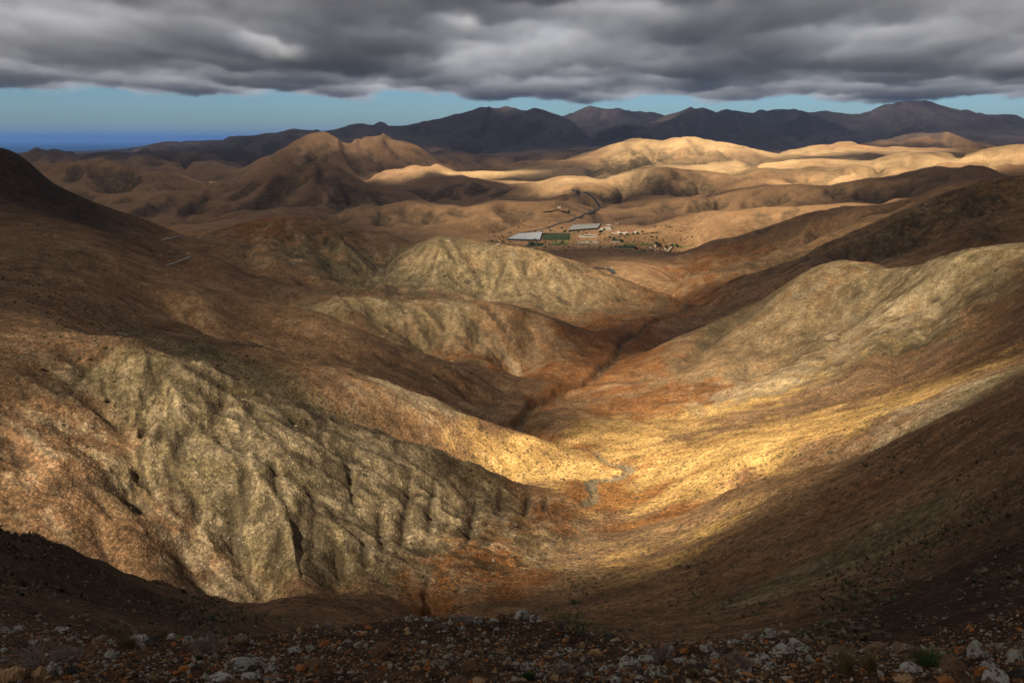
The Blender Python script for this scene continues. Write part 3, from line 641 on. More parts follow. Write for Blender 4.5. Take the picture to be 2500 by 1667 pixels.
# vegetation gathers in the hollows and on steep faces
zb = blur(Z, 14, 7) - Z
hol = zb / D * 260
vegm = np.clip(sstep(0.15, 1.1, hol) * far * 0.9 + 0.85 * sstep(0.30, 0.75, -gully_far + 0.35 * fbm(GX / 40, GY / 40, 566, 3)) * far * sstep(-0.15, 0.2, fbm(GX / 420, GY / 420, 567, 2)), 0, 1)
grown = np.clip(grown + 0.75 * np.exp(-(wash_d / 5.5) ** 2) * sstep(math.log(390), math.log(430), GW) * (1 - sstep(math.log(920), math.log(980), GW)) + 0.8 * blob(1850, 640, 1090, 0.11, 0.035) + 0.8 * blob(2230, 545, 880, 0.18, 0.05) + 0.7 * blob(2430, 560, 690, 0.10, 0.07) + 0.6 * blob(1720, 690, 1010, 0.06, 0.03), 0, 1)
nzv = fbm(GX / 38, GY / 38, 565, 4)
grown = np.where(far > 0.3, sstep(0.26, 0.58, grown + 0.30 * nzv) * np.clip(grown * 3, 0, 1), np.clip(grown * (0.8 + nzv), 0, 1))
vegm = np.clip(np.maximum(vegm * 0.8, grown) + 0.22 * craggy * near_rock, 0, 1) * (1 - plain)
TINT *= (1 + 0.22 * fbm(GX / (0.02 * 400), GY / 8, 560, 4))[..., None] ** 1.0
TINT = np.clip(TINT, 0.004, 0.9)


# ------------------------------------------------------------------ helpers for objects
def link(o, parent=None):
    COL.objects.link(o)
    if parent is not None:
        o.parent = parent
    return o


def mesh_np(name, V, Fq, mats=(), smooth=True):
    me = bpy.data.meshes.new(name)
    V = np.asarray(V, np.float32); Fq = np.asarray(Fq, np.int32)
    k = Fq.shape[1]
    me.vertices.add(len(V)); me.vertices.foreach_set('co', V.ravel())
    me.loops.add(Fq.size); me.loops.foreach_set('vertex_index', Fq.ravel())
    me.polygons.add(len(Fq))
    me.polygons.foreach_set('loop_start', np.arange(0, Fq.size, k, dtype=np.int32))
    me.polygons.foreach_set('loop_total', np.full(len(Fq), k, np.int32))
    me.polygons.foreach_set('use_smooth', np.full(len(Fq), smooth))
    me.update(calc_edges=True)
    for m in mats:
        me.materials.append(m)
    return me


def attr(me, name, data, kind='FLOAT'):
    a = me.attributes.new(name, kind, 'POINT')
    if kind == 'FLOAT_COLOR':
        d = np.ones((len(data), 4), np.float32); d[:, :3] = data
        a.data.foreach_set('color', d.ravel())
    else:
        a.data.foreach_set('value', np.asarray(data, np.float32).ravel())


class NT:
    """tiny node-tree writer"""
    def __init__(self, name):
        self.m = bpy.data.materials.new(name); self.m.use_nodes = True
        self.t = self.m.node_tree; self.t.nodes.clear()
        self.out = self.t.nodes.new('ShaderNodeOutputMaterial')

    def n(self, kind, _set=None, **inp):
        nd = self.t.nodes.new('ShaderNode' + kind)
        for k, v in (_set or {}).items():
            setattr(nd, k, v)
        for k, v in inp.items():
            key = k.replace('_', ' ')
            if key[0] == 'i' and key[1:].isdigit():
                sock = nd.inputs[int(key[1:])]
            else:
                sock = nd.inputs[key]
            if isinstance(v, bpy.types.NodeSocket):
                self.t.links.new(v, sock)
            else:
                sock.default_value = v
        return nd

    def math(self, op, a, b=0.0, c=0.0, clamp=False):
        return self.n('Math', {'operation': op, 'use_clamp': clamp}, i0=a, i1=b, i2=c).outputs[0]

    def ramp(self, x, a, b, lo=0.0, hi=1.0, smooth=True):
        return self.n('MapRange', {'interpolation_type': 'SMOOTHSTEP' if smooth else 'LINEAR'}, i0=x, i1=a, i2=b, i3=lo, i4=hi).outputs[0]

    def mixc(self, f, a, b, mode='MIX'):
        nd = self.t.nodes.new('ShaderNodeMix'); nd.data_type = 'RGBA'; nd.blend_type = mode
        for i, v in ((0, f), (6, a), (7, b)):
            if isinstance(v, bpy.types.NodeSocket): self.t.links.new(v, nd.inputs[i])
            else: nd.inputs[i].default_value = v if i == 0 else (tuple(v) + (1,))[:4]
        return nd.outputs[2]

    def noise(self, vec, scale, detail=4, rough=0.55, dist=0.0):
        return self.n('TexNoise', None, Vector=vec, Scale=scale, Detail=detail, Roughness=rough, Distortion=dist).outputs[0]

    def end(self, sock, where='Surface'):
        self.t.links.new(sock, self.out.inputs[where]); return self.m


# ------------------------------------------------------------------ terrain material
def terrain_material():
    t = NT('arid_ground')
    pos = t.n('NewGeometry').outputs['Position']
    tint = t.n('Attribute', {'attribute_name': 'tint'}).outputs['Color']
    veg = t.n('Attribute', {'attribute_name': 'veg'}).outputs['Fac']
    dist = t.n('Attribute', {'attribute_name': 'range'}).outputs['Fac']     # metres from the view point: picks the grain size
    n1 = t.noise(pos, 1 / 0.35, 5, 0.6)
    n2 = t.noise(pos, 1 / 3.2, 6, 0.78)
    n3 = t.noise(pos, 1 / 16.0, 6, 0.6)
    n4 = t.noise(pos, 1 / 90.0, 6, 0.6)
    g = t.ramp(n2, 0.32, 0.68, 0.60, 1.42, False)
    g3 = t.ramp(n3, 0.3, 0.7, 0.62, 1.38, False)
    calm_ = t.ramp(dist, 700, 2600, 1.0, 0.35)
    g = t.math('MULTIPLY_ADD', t.math('SUBTRACT', g, 1.0), calm_, 1.0)
    g3 = t.math('MULTIPLY_ADD', t.math('SUBTRACT', g3, 1.0), calm_, 1.0)
    g1 = t.ramp(n1, 0.3, 0.7, 0.55, 1.45, False)
    g4 = t.ramp(n4, 0.3, 0.7, 0.78, 1.22, False)
    near1 = t.ramp(dist, 60, 350, 1.0, 0.0)
    g1 = t.math('MULTIPLY_ADD', t.math('SUBTRACT', g1, 1.0), near1, 1.0)
    mul = t.math('MULTIPLY', t.math('MULTIPLY', g, g3), t.math('MULTIPLY', g1, g4))
    stria_ = t.n('Attribute', {'attribute_name': 'stria'}).outputs['Fac']
    crag_ = t.n('Attribute', {'attribute_name': 'crag'}).outputs['Fac']
    n0 = t.noise(pos, 1 / 1.1, 4, 0.85)
    spk = t.ramp(n0, 0.36, 0.64, 0.50, 1.55, False)
    spk = t.math('MULTIPLY_ADD', t.math('SUBTRACT', spk, 1.0), t.ramp(dist, 300, 900, 1.0, 0.0), 1.0)
    mul = t.math('MULTIPLY', mul, spk)
    # grains: stones and clods as cells of their own tone, three sizes for three distances
    gh = 0.0
    for size, a0, a1, b0, b1, amp in ((0.30, 0, 1, 140, 320, 0.42), (0.80, 90, 200, 420, 900, 0.40), (2.6, 350, 800, 1700, 3200, 0.30)):
        v = t.n('TexVoronoi', {'feature': 'F1'}, Vector=pos, Scale=1 / size, Randomness=1.0)
        on = t.math('MULTIPLY', t.ramp(dist, a0, a1), t.ramp(dist, b0, b1, 1.0, 0.0))
        r_ = t.n('SeparateColor', None, i0=v.outputs['Color']).outputs[2]
        tone_ = t.math('SUBTRACT', t.math('POWER', r_, 1.6), 0.385)
        edge_ = t.ramp(v.outputs['Distance'], 0.25, 0.75, 0.22, -0.30)
        f_ = t.math('ADD', t.math('MULTIPLY', tone_, 1.15), edge_)
        mul = t.math('MULTIPLY', mul, t.math('MULTIPLY_ADD', f_, t.math('MULTIPLY', on, amp), 1.0))
        gh = t.math('ADD', t.math('MULTIPLY', t.math('MULTIPLY', t.ramp(v.outputs['Distance'], 0.0, 0.8, 1.0, 0.0), on), t.math('MULTIPLY', r_, size * 0.30)), gh)
    mul = t.math('MULTIPLY', mul, t.math('MAXIMUM', t.math('MULTIPLY_ADD', stria_, t.math('MULTIPLY_ADD', crag_, 0.42, 0.06), 1.0), 0.3))
    c = t.mixc(1.0, tint, t.n('CombineColor', None, i0=mul, i1=mul, i2=mul).outputs[0], 'MULTIPLY')
    # shrubs as dots: three sizes of them for near, middle and far ground
    def dots(size, thr):
        v = t.n('TexVoronoi', {'feature': 'F1'}, Vector=pos, Scale=1 / size, Randomness=1.0)
        r = t.math('MULTIPLY', t.n('SeparateColor', None, i0=v.outputs['Color']).outputs[0], thr)
        return t.math('LESS_THAN', v.outputs['Distance'], r)
    dn = t.math('MULTIPLY', dots(1.9, 0.46), t.ramp(dist, 40, 120, 0.0, 1.0))
    dn = t.math('MULTIPLY', dn, t.ramp(dist, 400, 900, 1.0, 0.0))
    dm = t.math('MULTIPLY', dots(5.5, t.math('MULTIPLY_ADD', veg, 0.55, 0.20)), t.ramp(dist, 350, 900, 0.0, 1.0))
    dm = t.math('MULTIPLY', dm, t.ramp(dist, 2500, 5000, 1.0, 0.35))
    vn = t.math('MULTIPLY', veg, t.ramp(t.noise(pos, 1 / 14.0, 6, 0.7), 0.38, 0.62, 0.35, 1.0))
    vv = t.math('MAXIMUM', t.math('MAXIMUM', t.math('MULTIPLY', dn, t.ramp(crag_, 0.1, 0.6, 0.70, 0.35)), t.math('MULTIPLY', dm, 0.62)), t.math('MULTIPLY', vn, 0.85))
    c = t.mixc(vv, c, (0.052, 0.048, 0.030))
    crk = t.n('Attribute', {'attribute_name': 'crack'}).outputs['Fac']
    c = t.mixc(t.math('MULTIPLY', t.ramp(crk, 0.2, 0.7), 0.62), c, (0.060, 0.044, 0.028))
    # pale stones
    st = t.n('TexVoronoi', {'feature': 'F1'}, Vector=pos, Scale=1 / 1.1, Randomness=1.0)
    sr = t.n('SeparateColor', None, i0=st.outputs['Color'])
    stm = t.math('MULTIPLY', t.math('LESS_THAN', st.outputs['Distance'], 0.22), t.math('GREATER_THAN', sr.outputs[1], 0.80))
    stm = t.math('MULTIPLY', stm, t.math('MULTIPLY', t.ramp(dist, 350, 700, 0.55, 0.0), t.ramp(dist, 40, 120)))
    c = t.mixc(stm, c, (0.46, 0.40, 0.32))
    hgt = t.math('ADD', gh, t.math('ADD', t.math('MULTIPLY', n2, 0.45), t.math('ADD', t.math('MULTIPLY', n3, 1.7), t.math('MULTIPLY', n1, t.math('MULTIPLY', near1, 0.18)))))
    b = t.n('Bump', None, Strength=t.ramp(dist, 500, 2600, 0.95, 0.22), Distance=1.0, Height=hgt)
    d = t.n('BsdfPrincipled', None, Base_Color=c, Roughness=0.95, Normal=b.outputs[0])
    d.inputs['Specular IOR Level'].default_value = 0.12
    return t.end(d.outputs[0])


# wings beyond the surveyed fan and the ground at the photographer's feet
eu = np.array([-4.0, -2.6, -1.8, -1.35, -1.1, -0.96]); NEAR = [2.5, 4.0]
gu2 = np.r_[eu, gu, -eu[::-1]]
def widen(A): return np.concatenate([np.repeat(A[:1], len(eu), 0), A, np.repeat(A[-1:], len(eu), 0)], 0)
Zw = widen(Z); Dw = widen(D); Uw = np.repeat(gu2[:, None], NW, 1)
Vt = np.stack([Uw * Dw, Dw, Zw], -1)
idx = np.arange(len(gu2) * NW).reshape(len(gu2), NW)
quads = np.stack([idx[:-1, :-1], idx[1:, :-1], idx[1:, 1:], idx[:-1, 1:]], -1).reshape(-1, 4)
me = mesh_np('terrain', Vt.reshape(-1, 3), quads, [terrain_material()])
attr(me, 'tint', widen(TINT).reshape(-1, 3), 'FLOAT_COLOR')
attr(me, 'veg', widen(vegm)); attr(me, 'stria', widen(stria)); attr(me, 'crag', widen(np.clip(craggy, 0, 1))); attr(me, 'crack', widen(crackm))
attr(me, 'range', np.hypot(Vt[..., 0], Vt[..., 1]))
terrain = link(bpy.data.objects.new('terrain', me)); terrain['kind'] = 'structure'

# ------------------------------------------------------------------ sea
SEA_Z = -330.0
def sea_material():
    t = NT('sea_water')
    pos = t.n('NewGeometry').outputs['Position']
    h = t.noise(pos, 1 / 60.0, 6, 0.6)
    b = t.n('Bump', None, Strength=0.25, Distance=6.0, Height=h)
    d = t.n('BsdfPrincipled', None, Base_Color=(0.006, 0.022, 0.050, 1), Roughness=0.35, Normal=b.outputs[0])
    d.inputs['IOR'].default_value = 1.33
    return t.end(d.outputs[0])
R_ = 170000.0
me = mesh_np('sea', [(-R_, -R_, SEA_Z), (R_, -R_, SEA_Z), (R_, R_, SEA_Z), (-R_, R_, SEA_Z)], [(0, 1, 2, 3)], [sea_material()])
sea = link(bpy.data.objects.new('sea', me)); sea['kind'] = 'structure'

# ------------------------------------------------------------------ cloud deck overhead, out of view, shaped to light the ground
DECK = 1150.0
def axis(lo, hi, c, fine, nn):
    """spacing that is fine round c and grows outwards"""
    k = 3.5
    def half(L, cnt):
        t = np.linspace(0, 1, cnt)
        return L * (np.sinh(k * t) / math.sinh(k))
    nl = int(nn * 0.5); 
    return np.r_[c - half(c - lo, nl)[::-1], c + half(hi - c, nn - nl)[1:]]
ax_x = axis(-30000, 30000, -900.0, 20, 520)
ax_y = axis(-14000, 30000, -400.0, 20, 560)
CXg, CYg = np.meshgrid(ax_x, ax_y, indexing='ij')
rr = np.hypot(CXg, CYg)
bl = 0.5 + fbm(CXg / 2800, CYg / 2800 / 1.3, 750, 3, 0.4)
CZ = DECK - 40 * bl
# ground that each piece of the deck shades
zt = np.full(CXg.shape, -150.0)
for _ in range(4):
    f = (CZ - zt) / SUN[2]
    TX = CXg - SUN[0] * f; TY = CYg - SUN[1] * f
    zt = np.where(TY > 8, zat(TX, np.clip(TY, 8, 14000)), -20.0)
TYc = np.maximum(TY, 6.0)
tu = TX / TYc; tw = np.log(TYc)
GAPS = [  # openings shaped into the unseen deck to place sun and shade on the ground: column, row, distance, radius in u and ln(distance), strength
    (1850, 1075, 298, 0.22, 0.19, 1.0), (1520, 1120, 325, 0.12, 0.18, 0.95), (1180, 1050, 350, 0.14, 0.12, 0.62), (950, 970, 350, 0.12, 0.11, 0.50),
    (700, 1120, 215, 0.26, 0.18, 0.64), (150, 1120, 172, 0.24, 0.15, 0.80), (400, 900, 260, 0.16, 0.12, 0.55), (2350, 930, 240, 0.14, 0.13, 0.75), (1570, 1300, 220, 0.24, 0.17, 0.88), (2000, 955, 375, 0.2, 0.12, 0.75), (1700, 990, 430, 0.14, 0.12, 0.7),
    (1950, 860, 480, 0.22, 0.16, 0.55), (2060, 680, 590, 0.12, 0.10, 0.38), (2350, 680, 470, 0.14, 0.14, 0.36), (1600, 900, 540, 0.13, 0.17, 0.6),
    (1340, 690, 900, 0.14, 0.10, 0.66), (1130, 690, 890, 0.10, 0.08, 0.40), (1150, 790, 620, 0.12, 0.09, 0.40), (1600, 680, 1150, 0.10, 0.13, 0.7), (1900, 620, 1150, 0.14, 0.10, 0.25),
    (1850, 545, 1900, 0.18, 0.09, 0.75), (1450, 580, 1800, 0.18, 0.13, 0.45), (1200, 530, 2150, 0.14, 0.10, 0.35), (1700, 490, 2400, 0.20, 0.07, 0.40),
    (1420, 445, 3000, 0.06, 0.09, 0.9), (1780, 425, 3050, 0.10, 0.05, 0.6), (2050, 430, 2800, 0.13, 0.06, 1.0), (2350, 395, 3200, 0.16, 0.11, 0.95),
    (1850, 400, 3550, 0.16, 0.09, 1.0), (1730, 360, 4550, 0.12, 0.11, 1.0), (2080, 360, 4750, 0.13, 0.08, 0.95), (1540, 385, 4300, 0.10, 0.10, 0.5),
    (1000, 415, 3780, 0.06, 0.05, 0.95), (1160, 420, 3720, 0.07, 0.04, 1.0), (1290, 437, 3220, 0.06, 0.03, 0.8), (2290, 330, 6000, 0.06, 0.06, 0.6),
    (870, 355, 4620, 0.13, 0.08, 0.20), (600, 760, 480, 0.25, 0.18, 0.22), (800, 640, 850, 0.15, 0.12, 0.10), (1100, 800, 600, 0.15, 0.10, 0.24), (560, 452, 3600, 0.04, 0.05, 0.6), (1280, 345, 7300, 0.06, 0.05, 0.8), (1060, 345, 7300, 0.05, 0.03, 0.7),
    (1330, 283, 9100, 0.03, 0.04, 0.7), (1050, 1560, 18, 0.38, 0.45, 0.32),
]
light = np.zeros(CXg.shape)
wn1 = fbm(CXg / 420, CYg / 420, 700, 4); wn2 = fbm(CXg / 420 + 9, CYg / 420 - 5, 720, 4)
twk = 0.05
for (px, py, dd, ru_, rw_, v) in GAPS:
    u0, _ = pix(px, py)
    e = np.exp(-(((tu + twk * wn1 - u0) / ru_) ** 2 + ((tw + 1.3 * twk * wn2 - math.log(dd)) / rw_) ** 2) ** 1.4)
    light = 1 - (1 - light) * (1 - v * e)
ahead = (TY > 7)
light = np.where(ahead, light, 0.0)
base = 0.02 + 0.07 * sstep(0.1, 0.5, fbm(CXg / 1500, CYg / 1500, 730, 4))
opac = 1 - np.clip(light + base * (1 - light), 0, 1)
# the deck ends in the distance, ragged
rr = np.hypot(CXg, CYg); az = np.arctan2(CXg, CYg)
edge = 24500 + 2600 * fbm(CXg / 5200, CYg / 5200, 740, 4) + 4000 * np.clip(az, -0.7, 0.5)
fade = 1 - sstep(edge - 1600, edge + 900, rr)
opac = opac * fade
opac = opac * (1 - sstep(5000, 5600, CYg))
# bulging underside of the deck: rounded pouches with creases between them
def billow(x, y, seed, octv=3):
    r = 0; a_ = 1.0; t_ = 0
    for i in range(octv):
        r = r + a_ * np.abs(perlin(x * 2.1 ** i + 3.7 * i, y * 2.1 ** i, seed + i)); t_ += a_; a_ *= 0.5
    return r / t_
YS = 1.3
thick = 0.15 + 0.5 * bl + 0.75 * fbm(CXg / 4600 + 3, CYg / 4600 / YS, 770, 3, 0.45)
dy_ = np.maximum(CYg, 50.0)
sd = (CZ / dy_); dz_ = (sd * CP + SP) / (CP - sd * SP)        # where each piece of the deck stands as seen from the lookout
ppy = CY - F_PX * dz_; ppx = CX + F_PX * (CXg / dy_) * (CP + SP * dz_)
for (px, py, rx_, ry_, v) in [(640, 105, 80, 32, -0.55), (560, 60, 90, 40, -0.25), (1107, 45, 26, 26, -1.3), (1500, 5, 260, 30, -0.45), (1420, 60, 160, 45, -0.25), (330, 185, 170, 26, -0.30), (1650, 228, 330, 16, -0.35),
                              (230, 70, 330, 55, 0.42), (900, 40, 150, 40, 0.15), (2290, 100, 60, 14, -0.45), (420, 110, 40, 18, -0.25), (1950, 110, 380, 55, 0.30), (2400, 160, 260, 45, 0.35), (950, 190, 240, 22, 0.30), (1400, 150, 330, 36, 0.28), (120, 40, 180, 40, 0.15), (1180, 170, 150, 30, .2), (2350, 20, 200, 40, .2), (60, 200, 100, 30, .25)]:
    thick += v * np.exp(-((ppx - px + rx_ * 1.3 * wn1) / rx_) ** 2 - ((ppy - py + ry_ * 1.3 * wn2) / ry_) ** 2) * (CYg > 3000)


def cloud_material():
    t = NT('cloud')
    pos = t.n('NewGeometry').outputs['Position']
    op = t.n('Attribute', {'attribute_name': 'opac'}).outputs['Fac']
    th = t.n('Attribute', {'attribute_name': 'thick'}).outputs['Fac']
    sc = t.n('VectorMath', {'operation': 'MULTIPLY'}, i0=pos, i1=(1.0, 1 / 1.5, 1.0)).outputs[0]
    na = t.noise(sc, 1 / 650.0, 5, 0.5, 0.0)
    nb = t.noise(sc, 1 / 2100.0, 5, 0.48, 0.0)
    x = t.math('ADD', t.math('MULTIPLY_ADD', t.math('SUBTRACT', na, 0.5), 0.75, th), t.math('MULTIPLY', t.math('SUBTRACT', nb, 0.5), 1.1))
    col = t.n('ValToRGB'); t.t.links.new(x, col.inputs[0])
    el = col.color_ramp.elements
    el[0].position = 0.0; el[0].color = (0.30, 0.29, 0.275, 1)
    el[1].position = 1.0; el[1].color = (0.030, 0.030, 0.038, 1)
    e = el.new(0.28); e.color = (0.115, 0.117, 0.128, 1)
    e = el.new(0.6); e.color = (0.056, 0.058, 0.068, 1)
    al = t.math('ADD', op, t.math('MULTIPLY', t.math('SUBTRACT', na, 0.5), t.math('MULTIPLY', t.math('MULTIPLY', op, t.math('SUBTRACT', 1.0, op)), 2.6)), 0.0, True)
    tr = t.n('BsdfTranslucent', None, Color=col.outputs[0])
    df = t.n('BsdfDiffuse', None, Color=(0.55, 0.55, 0.57, 1))
    m1 = t.n('MixShader', None, i0=0.10, i1=tr.outputs[0], i2=df.outputs[0])
    tp = t.n('BsdfTransparent')
    m2 = t.n('MixShader', None, i0=al, i1=tp.outputs[0], i2=m1.outputs[0])
    return t.end(m2.outputs[0])


ci = np.arange(CXg.size).reshape(CXg.shape)
cq = np.stack([ci[:-1, :-1], ci[1:, :-1], ci[1:, 1:], ci[:-1, 1:]], -1).reshape(-1, 4)
kq = opac.ravel()[cq].max(1) > 0.003
me = mesh_np('unseen_cloud_sheet', np.stack([CXg, CYg, CZ], -1).reshape(-1, 3), cq[kq], [cloud_material()])
attr(me, 'opac', opac); attr(me, 'thick', thick)
clouds = link(bpy.data.objects.new('unseen_cloud_sheet', me)); clouds['kind'] = 'stuff'
clouds['label'] = 'unseen cloud sheet overhead, its gaps shaped to light the hills'; clouds['category'] = 'clouds'

# the same deck farther on, where it is seen from the side: a slab of cloud with its lumps
def cloud_bank():
    t = NT('cloud_volume')
    pos = t.n('NewGeometry').outputs['Position']
    xyz = t.n('SeparateXYZ', None, i0=pos)
    x_, y_, z_ = xyz.outputs
    sc = t.n('VectorMath', {'operation': 'MULTIPLY'}, i0=pos, i1=(1.0, 0.58, 1.3)).outputs[0]
    n1 = t.noise(sc, 1 / 2600.0, 3, 0.5)
    n2 = t.noise(sc, 1 / 800.0, 5, 0.58)
    base = t.math('MULTIPLY_ADD', t.math('SUBTRACT', n1, 0.5), -620.0, 1120.0)           # height of the cloud base
    base = t.math('MULTIPLY_ADD', t.math('SUBTRACT', n2, 0.5), -400.0, base)
    n3 = t.noise(pos, 1 / 240.0, 4, 0.6)
    base = t.math('MULTIPLY_ADD', t.math('SUBTRACT', n3, 0.5), -300.0, base)
    h = t.math('SUBTRACT', z_, base)
    up_ = t.ramp(h, -10.0, 150.0)
    top = t.ramp(z_, 1350.0, 1500.0, 1.0, 0.0)
    # the far end, ragged
    r_ = t.n('VectorMath', {'operation': 'LENGTH'}, i0=pos).outputs['Value']
    az_ = t.math('DIVIDE', x_, y_)
    ed = t.math('MULTIPLY_ADD', t.math('SUBTRACT', n1, 0.5), 9000.0, t.math('MULTIPLY_ADD', az_, 5000.0, 25500.0))
    fd = t.ramp(t.math('SUBTRACT', ed, r_), 0.0, 4500.0)
    den = t.ramp(n1, 0.36, 0.60, 0.62, 1.05)
    for (px, py, rx_, ry_, k_) in [(640, 105, 420., 900., 0.9), (1107, 42, 260., 1000., 0.93), (1480, 12, 1100., 700., 0.7), (560, 55, 500., 700., 0.25), (330, 185, 1300., 2000., 0.4), (2290, 100, 350., 500., 0.7), (1650, 228, 4000., 2500., 0.5)]:
        u0, s0 = pix(px, py); y0_ = 1180.0 / float(s0)
        q = t.n('VectorMath', {'operation': 'SUBTRACT'}, i0=pos, i1=(float(u0) * y0_, y0_, 1180.0)).outputs[0]
        q = t.n('VectorMath', {'operation': 'DIVIDE'}, i0=q, i1=(rx_, ry_, 900.0)).outputs[0]
        q = t.math('ADD', t.n('VectorMath', {'operation': 'LENGTH'}, i0=q).outputs['Value'], t.math('MULTIPLY', t.math('SUBTRACT', n2, 0.5), 1.5))
        den = t.math('MULTIPLY', den, t.ramp(q, 0.35, 1.15, 1.0 - k_, 1.0))
    dens = t.math('MULTIPLY', t.math('MULTIPLY', up_, top), t.math('MULTIPLY', fd, t.math('MULTIPLY', den, 0.0074)))
    v = t.n('VolumePrincipled', None, Color=(0.875, 0.918, 1.0, 1), Density=dens, Anisotropy=0.2)
    m = t.end(v.outputs[0], 'Volume')
    x0, x1, y0, y1, lo, hi = -24000., 24000., 5200., 28500., 780.0, 1500.0
    vv = [(x, y, z) for z in (lo, hi) for y in (y0, y1) for x in (x0, x1)]
    me = mesh_np('cloud_bank', vv, [(0, 2, 3, 1), (4, 5, 7, 6), (0, 1, 5, 4), (2, 6, 7, 3), (0, 4, 6, 2), (1, 3, 7, 5)], [m], False)
    o = link(bpy.data.objects.new('cloud_bank', me)); o['kind'] = 'stuff'
    o['label'] = 'lumpy grey cloud bank over the far mountains'
cloud_bank()

# ------------------------------------------------------------------ object materials
def rock_material(name, base, spot, lo, hi, lichen=None, ll=(0.5, 0.6)):
    t = NT(name)
    co = t.n('TexCoord').outputs['Object']
    inf = t.n('ObjectInfo').outputs['Random']
    off = t.n('VectorMath', {'operation': 'ADD'}, i0=co, i1=t.n('CombineXYZ', None, i0=t.math('MULTIPLY', inf, 37.0), i1=inf, i2=0.0).outputs[0]).outputs[0]
    a_ = t.noise(off, 5.0, 6, 0.65)
    c = t.mixc(t.ramp(a_, lo, hi), base, spot)
    b_ = t.noise(off, 22.0, 5, 0.6)
    m_ = t.ramp(b_, 0.3, 0.7, 0.6, 1.35, False)
    c = t.mixc(1.0, c, t.n('CombineColor', None, i0=m_, i1=m_, i2=m_).outputs[0], 'MULTIPLY')
    if lichen:
        l_ = t.noise(off, 2.3, 8, 0.66, 0.6)
        c = t.mixc(t.math('MULTIPLY', t.ramp(l_, ll[0], ll[1]), 0.9), c, lichen)
    bp = t.n('Bump', None, Strength=0.6, Distance=0.03, Height=t.math('ADD', a_, t.math('MULTIPLY', b_, 0.4)))
    d = t.n('BsdfPrincipled', None, Base_Color=c, Roughness=0.92, Normal=bp.outputs[0])
    d.inputs['Specular IOR Level'].default_value = 0.15
    return t.end(d.outputs[0])


def plain_material(name, col, rough=0.85, var=0.25, scale=1.0, spec=0.2):
    t = NT(name)
    co = t.n('TexCoord').outputs['Object']
    m_ = t.ramp(t.noise(co, scale, 5, 0.6), 0.3, 0.7, 1 - var, 1 + var, False)
    c = t.mixc(1.0, col, t.n('CombineColor', None, i0=m_, i1=m_, i2=m_).outputs[0], 'MULTIPLY')
    d = t.n('BsdfPrincipled', None, Base_Color=c, Roughness=rough)
    d.inputs['Specular IOR Level'].default_value = spec
    return t.end(d.outputs[0])


M = {
    'lichen': rock_material('lichen_rock', (0.10, 0.072, 0.050), (0.19, 0.135, 0.095), 0.35, 0.65, (0.43, 0.43, 0.395), (0.45, 0.51)),
    'spotted': rock_material('spotted_rock', (0.15, 0.095, 0.06), (0.22, 0.14, 0.09), 0.35, 0.65, (0.48, 0.48, 0.43), (0.56, 0.60)),
    'tan': rock_material('tan_rock', (0.46, 0.30, 0.16), (0.36, 0.20, 0.10), 0.4, 0.65, (0.52, 0.46, 0.38), (0.60, 0.68)),
    'orange': rock_material('orange_rock', (0.42, 0.17, 0.055), (0.30, 0.12, 0.05), 0.4, 0.65),
    'brown': rock_material('brown_rock', (0.135, 0.080, 0.050), (0.20, 0.12, 0.07), 0.4, 0.65),
    'dark': rock_material('dark_rock', (0.050, 0.045, 0.042), (0.085, 0.072, 0.062), 0.4, 0.65, (0.30, 0.30, 0.27), (0.62, 0.7)),
    'twig': plain_material('dry_twig', (0.30, 0.245, 0.215), 0.9, 0.3, 4.0),
    'straw': plain_material('straw_grass', (0.22, 0.17, 0.085), 0.9, 0.3, 4.0),
    'leaf': plain_material('green_leaf', (0.065, 0.115, 0.040), 0.7, 0.35, 6.0),
    'stem': plain_material('brown_stem', (0.14, 0.10, 0.07), 0.9, 0.3, 6.0),
    'white': plain_material('white_wall', (0.72, 0.68, 0.62), 0.9, 0.12, 0.4),
    'cream': plain_material('cream_wall', (0.62, 0.52, 0.38), 0.9, 0.12, 0.4),
    'yellow': plain_material('yellow_wall', (0.72, 0.48, 0.12), 0.9, 0.12, 0.4),
    'pink': plain_material('pink_wall', (0.46, 0.29, 0.22), 0.9, 0.12, 0.4),
    'tile': plain_material('red_roof', (0.22, 0.075, 0.05), 0.85, 0.2, 0.8),
    'rusty': plain_material('orange_roof', (0.48, 0.17, 0.05), 0.85, 0.2, 0.8),
    'flat': plain_material('grey_roof', (0.34, 0.30, 0.27), 0.9, 0.2, 0.5),
    'opening': plain_material('dark_opening', (0.022, 0.018, 0.016), 0.6, 0.2, 1.0, 0.4),
    'sheet': plain_material('plastic_sheet', (0.46, 0.49, 0.52), 0.55, 0.10, 0.05, 0.4),
    'canvas': plain_material('grey_netting', (0.34, 0.34, 0.32), 0.8, 0.10, 0.05),
    'metal': plain_material('galvanised_metal', (0.42, 0.42, 0.42), 0.5, 0.15, 1.0, 0.5),
    'asphalt': plain_material('asphalt', (0.075, 0.072, 0.072), 0.9, 0.15, 0.15),
    'paint': plain_material('white_paint', (0.75, 0.75, 0.72), 0.8, 0.05, 1.0),
    'crop': plain_material('green_crop', (0.048, 0.064, 0.028), 0.9, 0.45, 0.10),
    'crop2': plain_material('yellow_green_crop', (0.15, 0.17, 0.05), 0.9, 0.4, 0.10),
    'bare': plain_material('pale_yard', (0.42, 0.36, 0.27), 0.95, 0.15, 0.08),
    'pond': plain_material('pond_liner', (0.045, 0.04, 0.05), 0.35, 0.2, 0.1, 0.5),
    'palm': plain_material('tree_leaf', (0.035, 0.055, 0.022), 0.9, 0.3, 2.0),
}


def tag(o, label, cat, group=None):
    o['label'] = label; o['category'] = cat
    if group: o['group'] = group
    return o


